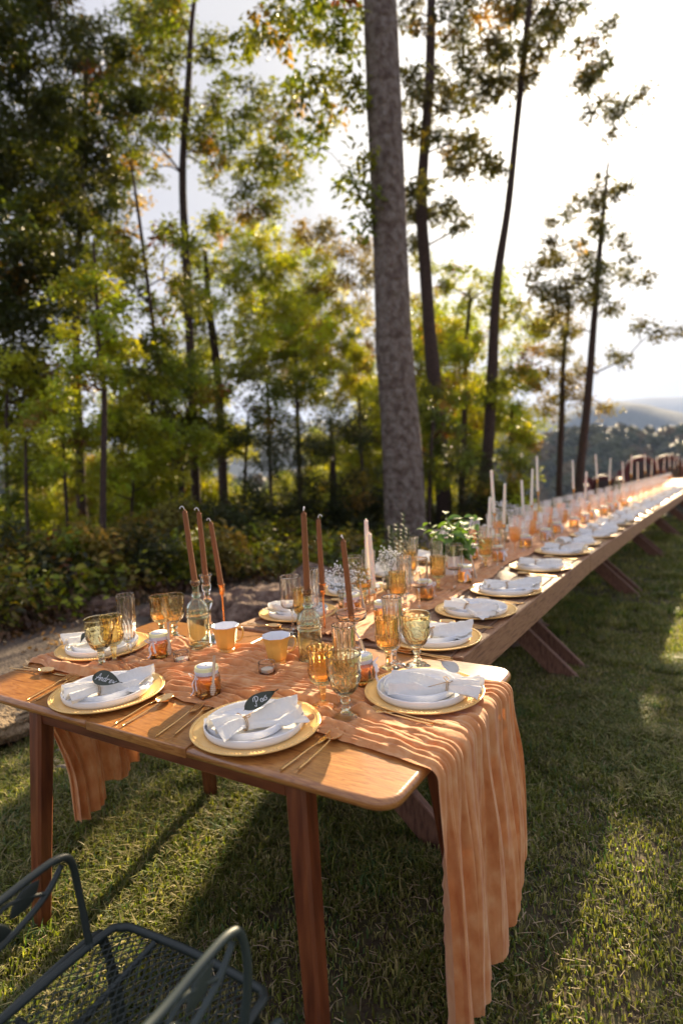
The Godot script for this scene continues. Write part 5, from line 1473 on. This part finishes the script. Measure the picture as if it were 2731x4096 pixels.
func lay_long_row() -> void:
	var right := [1.0, 1.425, 1.835, 2.46, 3.0]
	while right.size() < 25:
		right.append(right[-1] + 0.46)
	var turns := [40.0, -34.0, 35.0, 20.0, -20.0, 30.0, 10.0]
	for i in right.size():
		var s: float = right[i]
		var t := 1.196 if i < 3 else 1.185 + 0.014 * sin(i * 2.3)
		if i > 4: s += 0.03 * sin(i * 4.7)
		var w: String = "%s setting on the long table's right" % NTH[i]
		place("charger", "gold charger plate of the " + w, t, s, 0, 0.001)
		place("dinner", "large white plate of the " + w, t, s, 0, 0.0066)
		place("salad", "small white plate of the " + w, t - 0.01, s, 0, 0.0122)
		place("napkin%d" % [[3, 0, 1, 2][i % 4]][0], "tied white napkin of the " + w, t + [0.0, -0.005, 0.01, -0.01][i % 4], s - [0.03, 0.075, 0.03, 0.05][i % 4], deg_to_rad(turns[i % 7] + 14.0 * sin(i * 1.7)), 0.022)
		var far := i > 3
		var k := "_far" if far else ""
		if i > 0:
			place("wine" + k, "wine glass of the " + w, 0.975 + 0.01 * sin(i * 3.0), s - 0.07, i * 0.7, 0.006)
			place("amber" + k, "amber goblet of the " + w, 0.915 + 0.015 * sin(i * 5.0), s - 0.115, i * 1.1, 0.006)
			place("flute" + k, "champagne flute of the " + w, 0.885 + 0.015 * sin(i * 2.0), s - 0.045, i * 0.9, 0.006)
		if i < 14:
			place("jar", "honey jar of the " + w, 0.94 + 0.02 * sin(i * 4.0), s + 0.10, [1.2, 2.4, 0.6][i % 3], 0.008)
		if i < 12:
			place("knife", "gold knife of the " + w, 1.235, s - 0.178 if i == 0 else s - 0.195, deg_to_rad(176), 0.001)
			place("spoon", "gold spoon of the " + w, 1.225, s - 0.165 if i == 0 else s - 0.215, deg_to_rad(179), 0.001)
			place("fork", "gold fork of the " + w, 1.20, s + 0.19, deg_to_rad(181), 0.001)
	var left := [1.11]
	while left.size() < 30:
		left.append(left[-1] + (0.47 if left.size() < 12 else 0.6))
	for i in left.size():
		var s: float = left[i]
		var w: String = "%s setting on the long table's left" % NTH[i]
		place("charger", "gold charger plate of the " + w, 0.528, s, 0, 0.001)
		place("dinner", "large white plate of the " + w, 0.528, s, 0, 0.0066)
		place("salad", "small white plate of the " + w, 0.533, s, 0, 0.0122)
		place("napkin%d" % [[2, 1, 3, 0][i % 4]][0], "tied white napkin of the " + w, 0.52, s + 0.01, deg_to_rad(205 + turns[i % 7] + 15.0 * sin(i * 2.9)), 0.024)
		var k := "_far" if i > 2 else ""
		place("wine" + k, "wine glass of the " + w, 0.672, s - 0.237, i * 0.7, 0.002)
		place("amber" + k, "amber goblet of the " + w, 0.70, s - 0.205, i * 1.1, 0.002)
		place("flute" + k, "champagne flute of the " + w, 0.665, s - 0.09, i * 0.9, 0.002)
		if i < 10:
			place("jar", "honey jar of the " + w, 0.76, s + 0.06, [0.4, 1.2, 2.0][i % 3], 0.008)
		if i < 2:
			place("knife", "gold knife of the " + w, 0.52, s - 0.205, deg_to_rad(-3), 0.001)
			place("spoon", "gold spoon of the " + w, 0.50, s - 0.222, deg_to_rad(8), 0.001)
	# candles down the middle: [t, s, height of the flame's end above the table]
	var lights := [[0.727, 1.374, 0.373], [0.762, 1.357, 0.318], [0.82, 2.717, 0.363], [0.82, 2.83, 0.52], [0.82, 3.021, 0.429], [0.80, 3.543, 0.43], [0.82, 3.686, 0.508], [0.82, 3.862, 0.60], [0.82, 5.11, 0.562], [0.82, 5.64, 0.442], [0.82, 6.28, 0.62], [0.82, 7.07, 0.58], [0.82, 8.15, 0.535], [0.82, 8.89, 0.62], [0.82, 9.6, 0.52], [0.82, 10.5, 0.64], [0.82, 11.4, 0.56], [0.82, 12.4, 0.62], [0.82, 13.6, 0.60], [0.82, 15.0, 0.64], [0.82, 16.2, 0.60], [0.82, 17.2, 0.66], [0.82, 19.0, 0.60], [0.82, 20.5, 0.66]]
	for i in lights.size():
		var c: Array = lights[i]
		var stick: float = c[2] - 0.262 + 0.022
		var kind := "gold_low" if stick < 0.2 else "gold_tall"
		var n: String = NTH[i]
		var o := place(kind, "gold candlestick under the %s ivory candle along the long table" % n, c[0], c[1], 0.0, 0.006)
		var k := stick / (0.150 if kind == "gold_low" else 0.30)
		o.basis = o.basis.scaled_local(Vector3(1, k, 1))
		var cd := place("candle_ivory", "%s ivory taper candle along the middle of the long table" % n, c[0], c[1], 0.0, stick - 0.012)
		cd.basis = cd.basis * Basis(Vector3(0, 0, 1), 0.055 * sin(i * 2.7)) * Basis(Vector3(1, 0, 0), 0.04 * sin(i * 1.9))
	# plants on the table
	gypsophila("baby's breath in a clear glass by the first left setting", 0.665, 1.27, 0.13, 0.11)
	gypsophila("small baby's breath sprig in front of the rosemary", 0.70, 1.62, 0.15, 0.05)
	gypsophila("baby's breath in a glass beyond the basil", 0.72, 3.35, 0.22, 0.10)
	var pot_shape := lathe(spline([[0, 0.0], [0.042, 0.0], [0.046, 0.01], [0.052, 0.08], [0.055, 0.10], [0.052, 0.101], [0.048, 0.085], [0.0, 0.084]], 2), 28)
	var r := thing("rosemary_plant", "upright rosemary in a pale pot on the long table", "potted plant", "potted herbs")
	put("pot", pot_shape, M.pot, r)
	var stems := begin()
	var needles := begin(true)
	for i in 7:
		var a := i * 2.4
		var tip := Vector3(cos(a) * 0.04 + 0.012 * (i % 3 - 1), rng.randf_range(0.24, 0.36), sin(a) * 0.04)
		var line_ := smooth([Vector3(cos(a) * 0.015, 0.085, sin(a) * 0.015), tip * Vector3(0.9, 0.6, 0.9), tip], 5)
		add_tube(stems, line_, [0.0022, 0.002, 0.0016, 0.0012], 5)
		for k in 170:
			var q: Vector3 = line_[clampi(int(lerpf(1, 10, float(k) / 170)), 0, 10)].lerp(line_[clampi(int(lerpf(1, 10, float(k) / 170)) + 1, 0, 10)], fposmod(k * 0.618, 1.0))
			var b := k * 2.4
			var d := Vector3(cos(b), rng.randf_range(0.4, 1.2), sin(b)).normalized()
			var sd := d.cross(Vector3.UP).normalized() * 0.0024
			var e := q + d * rng.randf_range(0.017, 0.026)
			tri(needles, q - sd, q + sd, e, d.cross(sd))
			tri(needles, q + sd + Vector3(0, 0.001, 0), q - sd + Vector3(0, 0.001, 0), e, -d.cross(sd))
	put("stems", done(stems), M.stalk, r)
	put("needles", done(needles), M.rosemary, r)
	settle(r, 0.605, 1.92, 0.002)
	var bz := thing("basil_plant", "bushy basil in a white pot behind the wine glasses", "potted plant", "potted herbs")
	put("pot", pot_shape, M.pot, bz, Vector3.ZERO)
	put("soil", lathe([[0, 0.0845], [0.047, 0.0845], [0.047, 0.088], [0, 0.09]], 20), M.soil, bz)
	var bs := begin()
	for i in 22:
		var a := i * 2.4
		var rad := 0.025 + 0.11 * pow(rng.randf(), 0.7)
		var tip := Vector3(cos(a) * rad, rng.randf_range(0.19, 0.34) - rad * 0.4, sin(a) * rad)
		var l := smooth([Vector3(cos(a) * 0.012, 0.085, sin(a) * 0.012), tip * Vector3(0.6, 0.65, 0.6), tip], 3)
		add_tube(bs, l, [0.0028, 0.0024, 0.002], 5)
		for k in 7:
			var q: Vector3 = l[2 + (k % 5)]
			var b := a + k * 1.7
			put("leaf", basil_leaf(rng.randf_range(0.036, 0.060)) if k < 0 else herb_leaf(k % 4), M.herb, bz, q).basis = Basis.from_euler(Vector3(rng.randf_range(-0.5, 0.6), b, rng.randf_range(-0.3, 0.3)))
	put("stems", done(bs), M.stalk, bz)
	settle(bz, 0.828, 2.12, 0.002)
	bz.scale = Vector3.ONE * 1.08
	var fern := thing("agave_plant", "dark green pointed leaf plant in a pot farther down the table", "potted plant", "potted herbs")
	put("pot", pot_shape, M.pot, fern)
	for i in 22:
		var a := i * 2.4
		var up := 0.25 + 0.55 * (i / 22.0)
		put("leaf", blade_leaf(), M.rosemary, fern, Vector3(0, 0.085, 0)).basis = Basis(Vector3.UP, a) * Basis(Vector3(0, 0, 1), up)
	settle(fern, 0.62, 5.35, 0.002)
	fern.scale = Vector3.ONE * 1.1
	var thyme := copy(r, "thin green herb in a pot far down the long table", "potted herbs")
	thyme.name = numbered("herb_plant")
	settle(thyme, 0.72, 8.3, 0.002)

var herb_leaves := []
func herb_leaf(k: int) -> ArrayMesh:
	if herb_leaves.is_empty():
		for i in 4:
			herb_leaves.append(basil_leaf(0.052 + 0.007 * i))
	return herb_leaves[k]

func basil_leaf(long: float) -> ArrayMesh:
	return grid(6, 4, func(u: float, v: float) -> Vector3:
		var q := v * 2.0 - 1.0
		var w := long * 0.32 * pow(sin(PI * clampf(u * 0.94 + 0.04, 0, 1)), 0.8)
		return Vector3(u * long, 0.006 * sin(u * 2.6) + 0.22 * w * q * q - 0.25 * long * u * u, q * w), true)

func blade_leaf() -> ArrayMesh:
	return grid(8, 4, func(u: float, v: float) -> Vector3:
		var q := v * 2.0 - 1.0
		return Vector3(u * 0.15, 0.010 * q * q - 0.03 * u * u, q * 0.016 * (1.0 - pow(u, 2.2)) + 0.0), true)

func gypsophila(label: String, t: float, s: float, high: float, wide: float) -> void:
	var o := thing("flower_vase", label, "vase", "vases of small white flowers")
	put("vase", lathe(spline([[0, 0.0], [0.026, 0.0], [0.03, 0.004], [0.031, 0.06], [0.034, 0.075], [0.0325, 0.075], [0.0295, 0.06], [0.0285, 0.008], [0, 0.006]], 2), 28), M.clear, o)
	var st := begin()
	var fl := begin(true)
	for i in 64:
		var a := i * 2.4
		var d := sqrt(rng.randf())
		var tip := Vector3(cos(a) * d * wide, high + 0.055 * (1.0 - d * d) + rng.randf_range(-0.03, 0.02), sin(a) * d * wide)
		var fork := Vector3(tip.x * 0.45, lerpf(0.06, tip.y, 0.6), tip.z * 0.45)
		if i % 3 == 0:
			add_tube(st, [Vector3(cos(a) * 0.01, 0.01, sin(a) * 0.01), fork, tip], [0.0009, 0.0007, 0.0005], 4)
		for k in 4:
			var p := tip + Vector3(rng.randfn(0, 0.013), rng.randfn(0, 0.010), rng.randfn(0, 0.013))
			add_tube(st, [fork.lerp(tip, 0.6), p], [0.0005], 3)
			var sz := rng.randf_range(0.0026, 0.0046)
			add_lathe(fl, [[0, -0.7], [0.9, -0.2], [1.1, 0.4], [0.5, 0.7], [0, 0.5]], 5, null, Transform3D(Basis.from_euler(Vector3(rng.randf(), rng.randf() * 6, rng.randf())).scaled(Vector3.ONE * sz), p))
	put("stems", done(st), M.stalk, o)
	put("flowers", done(fl), M.petal, o)
	settle(o, t, s, 0.004)

# ---------------------------------------------------------------- chairs
func build_chairs() -> void:
	# green iron chair, back to the camera: local x across, z towards the camera, y up
	var o := thing("iron_armchair", "dark green wrought iron armchair with leaf pattern arms and mesh seat", "chair")
	var p := T(1.19, -0.235)
	o.transform = Transform3D(Basis(Vector3.UP, YAW + 0.02), Vector3(p.x, 0.0, p.z))
	var hw := 0.20
	var sy := 0.46
	var rail := [Vector3(-hw * 1.05, sy - 0.012, 0.46), Vector3(-hw * 1.03, sy - 0.002, 0.25), Vector3(-hw, sy + 0.004, 0.05), Vector3(-hw * 0.94, sy - 0.002, 0.008), Vector3(-hw * 0.75, sy - 0.008, -0.008), Vector3(0, sy - 0.012, -0.018), Vector3(hw * 0.75, sy - 0.008, -0.008), Vector3(hw * 0.94, sy - 0.002, 0.008), Vector3(hw, sy + 0.004, 0.05), Vector3(hw * 1.03, sy - 0.002, 0.25), Vector3(hw * 1.05, sy - 0.012, 0.46)]
	put("seat_frame", tube(smooth(rail, 5), [0.0085], 10), M.iron, o)
	# expanded metal: strands crossing both ways over a dished seat
	var seat := begin()
	var dish := func(x: float, z: float) -> Vector3: return Vector3(x, sy - 0.006 - 0.022 * (1.0 - pow(x / hw, 2.0)) * sin(clampf(z / 0.46, 0, 1) * PI) - 0.012 * smoothstep(0.05, -0.02, z), z)
	for dir in [-1.0, 1.0]:
		for i in 62:
			var c := -0.52 + i * 0.0170
			var pts := []
			for k in 25:
				var z := -0.012 + 0.472 * k / 24.0
				var x: float = dir * (c + (z - 0.23) * 0.62)
				if absf(x) < hw:
					pts.append(dish.call(x, z))
			if pts.size() > 1:
				add_tube(seat, pts, [0.0017], 4)
	put("seat_mesh", done(seat), M.iron, o)
	for s in [-1.0, 1.0]:
		var ax: float = s * 0.218
		var m: Material = M.iron if s < 0 else M.iron_worn
		var arm := smooth([Vector3(s * 0.19, 0.71, 0.52), Vector3(ax, 0.675, 0.40), Vector3(ax, 0.662, 0.28), Vector3(ax, 0.672, 0.17), Vector3(ax, 0.672, 0.115), Vector3(ax, 0.650, 0.088), Vector3(ax, 0.58, 0.078), Vector3(s * hw, sy, 0.078)], 6)
		put("arm", tube(arm, [0.0078], 10), m, o)
		var low := smooth([Vector3(s * 0.20, 0.585, 0.52), Vector3(ax, 0.572, 0.40), Vector3(ax, 0.578, 0.26), Vector3(ax, 0.610, 0.16), Vector3(ax, 0.655, 0.108)], 6)
		put("arm_rail", tube(low, [0.006], 8), m, o)
		put("vine", tube(smooth([Vector3(ax, 0.59, 0.51), Vector3(ax, 0.645, 0.42), Vector3(ax, 0.600, 0.32), Vector3(ax, 0.648, 0.23), Vector3(ax, 0.622, 0.15)], 6), [0.0042], 7), m, o)
		for q in [[0.465, 0.618, 0.6], [0.39, 0.612, -0.5], [0.32, 0.634, 0.6], [0.255, 0.610, -0.4], [0.19, 0.638, 0.5]]:
			var ornament := put("leaf_ornament", lathe(spline([[0, -1.0], [0.55, -0.55], [0.8, 0.0], [0.5, 0.6], [0, 1.0]], 3), 14), m, o, Vector3(ax, q[1], q[0]))
			ornament.basis = Basis(Vector3(1, 0, 0), PI / 2 + q[2]).scaled_local(Vector3(0.005, 0.038, 0.026))
		put("leg", tube(smooth([Vector3(s * hw, sy, 0.05), Vector3(s * hw, 0.30, 0.02), Vector3(s * (hw + 0.01), 0.0, 0.015)], 5), [0.0085], 9), M.iron, o)
		put("leg", tube(smooth([Vector3(s * hw, sy - 0.01, 0.44), Vector3(s * hw, 0.25, 0.47), Vector3(s * (hw + 0.01), 0.0, 0.52)], 5), [0.0085], 9), M.iron, o)
		# the second curved rail beside the seat
		var sx: float = s * (hw + 0.034)
		put("side_rail", tube(smooth([Vector3(sx, sy - 0.05, 0.48), Vector3(sx, sy - 0.025, 0.25), Vector3(sx, sy - 0.012, 0.06), Vector3(sx, sy - 0.04, 0.018), Vector3(sx, 0.30, 0.012), Vector3(sx, 0.02, 0.012)], 5), [0.0078], 9), m, o)
	put("cross_bar", tube([Vector3(-hw, sy - 0.02, 0.24), Vector3(0, sy - 0.036, 0.25), Vector3(hw, sy - 0.02, 0.24)], [0.007], 8), M.iron, o)
	put("seat_bar", tube([Vector3(-0.10, sy - 0.012, 0.0), Vector3(-0.10, sy - 0.036, 0.23), Vector3(-0.10, sy - 0.02, 0.45)], [0.007], 8), M.iron, o)
	put("backrest", tube(smooth([Vector3(-hw, sy, 0.45), Vector3(-0.19, 0.62, 0.52), Vector3(-0.18, 0.80, 0.60), Vector3(0, 0.86, 0.63), Vector3(0.18, 0.80, 0.60), Vector3(0.19, 0.62, 0.52), Vector3(hw, sy, 0.45)], 5), [0.0085], 9), M.iron, o)
	for k in 5:
		var x := -0.12 + 0.06 * k
		put("back_bar", tube(smooth([Vector3(x, sy - 0.015, 0.455), Vector3(x * 1.05, 0.62, 0.525), Vector3(x, 0.835, 0.615)], 4), [0.0045], 7), M.iron, o)
	# red armchairs at the far end, with tall arched backs
	var kinds := [["low dark red leather armchair left of the arched ones", 7.55, -18.5, 0.75, 0.85], ["red armchair with tall arched dark back beside the far candles", 8.50, -18.10, 0.95, 1.15], ["brown armchair with arched dark back at the right frame edge", 10.0, -19.6, 0.9, 1.15]]
	for q in kinds:
		var c := thing("armchair", q[0], "chair", "armchairs at the far end")
		c.position = Vector3(q[1], ground(q[1], q[2]), q[2])
		c.rotation.y = -0.35
		c.scale = Vector3.ONE * 1.18
		var w: float = q[3]
		var h: float = q[4]
		put("seat", box(Vector3(w, 0.42, 0.7), 0.06, Transform3D(Basis(), Vector3(0, 0.24, 0.05))), M.red_leather, c)
		for s in [-1.0, 1.0]:
			put("arm", tube(smooth([Vector3(s * w * 0.52, 0.10, 0.36), Vector3(s * w * 0.52, 0.52, 0.36), Vector3(s * w * 0.52, 0.64, 0.20), Vector3(s * w * 0.52, 0.66, -0.20), Vector3(s * w * 0.46, 0.85, -0.32)], 5), [0.10], 10), M.red_leather, c)
		var arch := []
		for k in 13:
			var a := PI * k / 12
			arch.append(Vector3(cos(a) * w * 0.36, h - w * 0.36 + sin(a) * w * 0.36, -0.30))
		arch.push_front(Vector3(w * 0.36, 0.4, -0.26))
		arch.append(Vector3(-w * 0.36, 0.4, -0.26))
		put("back_frame", tube(arch, [0.075], 9), M.red_leather if q[1] < 9 else M.chair_wood, c)
		put("back_cushion", lathe(spline([[0, -0.05], [0.8, -0.05], [1.0, 0.0], [0.8, 0.05], [0, 0.06]], 2), 24, null, false, Transform3D(Basis(Vector3(w * 0.34, 0, 0), Vector3(0, 0, 1), Vector3(0, (h - 0.35) * 0.5, 0)), Vector3(0, (h + 0.35) * 0.5, -0.29))), M.dark_leather, c)

# ---------------------------------------------------------------- grass
func tuft(sd: int, count: int, long: float, spread: float, wide := 0.0032) -> ArrayMesh:
	var g := RandomNumberGenerator.new()
	g.seed = sd
	var st := begin(true)
	for i in count:
		var a := g.randf() * TAU
		var root := Vector3(g.randfn(0, spread), 0, g.randfn(0, spread))
		var l := long * g.randf_range(0.5, 1.2)
		var lean := g.randf_range(0.15, 0.9)
		var out := Vector3(cos(a), 0, sin(a))
		var sd_ := Vector3(-sin(a), 0, cos(a)) * wide * g.randf_range(0.6, 1.2)
		var mid := root + Vector3.UP * l * 0.6 + out * l * 0.25 * lean
		var tip := root + Vector3.UP * l * (1.0 - 0.35 * lean) + out * l * 0.75 * lean
		quad(st, root - sd_, root + sd_, mid + sd_ * 0.7, mid - sd_ * 0.7, out)
		tri(st, mid - sd_ * 0.7, mid + sd_ * 0.7, tip, out)
	return done(st)

func noise_bare(x: float, z: float) -> float:
	return wob.get_noise_2d(x * 150.0 + 900.0, z * 150.0) * 3.0

func build_grass() -> void:
	var tufts := [tuft(1, 11, 0.058, 0.022), tuft(2, 11, 0.044, 0.025), tuft(3, 11, 0.032, 0.030), tuft(4, 9, 0.085, 0.02)]
	var where := [[], [], [], []]
	var tints := [[], [], [], []]
	var straw := [[], []]
	var straw_c := [[], []]
	var patch := noise(0.012, 3, 61)
	var chip := begin(true)
	add_box(chip, Vector3(0.034, 0.0008, 0.0030), 0.0003)
	var chip2 := begin(true)
	add_tube(chip2, [Vector3(-0.022, 0, 0), Vector3(0, 0.004, 0.003), Vector3(0.026, 0, -0.002)], [0.0009], 4)
	for i in 118000:
		var x: float
		var z: float
		if i < 70000:
			x = rng.randf_range(-2.6, 3.4)
			z = rng.randf_range(-4.6, -0.35)
			if x * 0.62 < z and x > 0: continue
		else:
			var az := rng.randf_range(-0.5, 0.72)
			var dist := 3.2 + 13.0 * pow(rng.randf(), 1.6)
			x = sin(az) * dist
			z = -cos(az) * dist
		var q := ts(Vector3(x, 0, z))
		if q.x < -0.98 and q.y < 6.5 or q.x < -1.6:
			continue
		var p := Vector3(x, ground(x, z), z)
		var lush := patch.get_noise_2d(x * 60.0, z * 60.0) + 0.35 * patch.get_noise_2d(x * 260.0, z * 260.0)
		lush += 0.16 * noise_bare(x, z) + 0.35 * smoothstep(1.9, 0.9, q.x) * smoothstep(2.4, 0.6, q.y)
		var far := smoothstep(4.0, 10.0, Vector2(x, z).length())
		var k := 0
		if lush > 0.30:
			k = 0 if rng.randf() < 0.6 else 3
		elif lush > -0.05:
			k = 1
		else:
			k = 2
		if lush < 0.0 and rng.randf() < 0.62:
			continue
		var sc := rng.randf_range(0.7, 1.25) * (1.0 + far * 0.9)
		where[k].append(Transform3D(Basis(Vector3.UP, rng.randf() * TAU).scaled(Vector3(sc, sc * (0.85 if k < 3 else 0.7), sc)), p))
		var g := 1.3 * exp(rng.randfn(0.0, 0.26))
		var c := Color(0.138, 0.142, 0.032)
		var dry := rng.randf()
		if dry > 0.68 - 0.32 * clampf(-lush, 0, 1):
			c = Color(0.30, 0.25, 0.12)
		elif dry > 0.6:
			c = Color(0.17, 0.19, 0.04)
		elif dry < 0.12:
			c = Color(0.08, 0.13, 0.045)
		tints[k].append(Color(c.r * g, c.g * g, c.b * g))
		if rng.randf() < (0.8 if lush < 0.1 else 0.3):
			var j := rng.randi() % 2
			var pp := p + Vector3(rng.randfn(0, 0.04), 0.012 + 0.012 * rng.randf(), rng.randfn(0, 0.04))
			straw[j].append(Transform3D(Basis.from_euler(Vector3(rng.randfn(0, 0.3), rng.randf() * TAU, rng.randfn(0, 0.3))).scaled(Vector3.ONE * rng.randf_range(0.4, 1.1)), pp))
			var b := rng.randf_range(0.45, 1.3)
			straw_c[j].append(Color(0.36 * b, 0.27 * b, 0.16 * b))
	multi("grass", tufts, where, tints, M.blade)
	multi("dry_grass", [done(chip), done(chip2)], straw, straw_c, M.straw)
	for n in ["grass", "grass_001", "grass_002", "grass_003"]:
		tag(get_node(n), "green grass of the lawn under and beside the tables", "grass", "grass of the lawn", "stuff")
	for n in ["dry_grass", "dry_grass_001"]:
		tag(get_node(n), "dry straw clippings scattered on the lawn", "straw", "clippings on the lawn", "stuff")
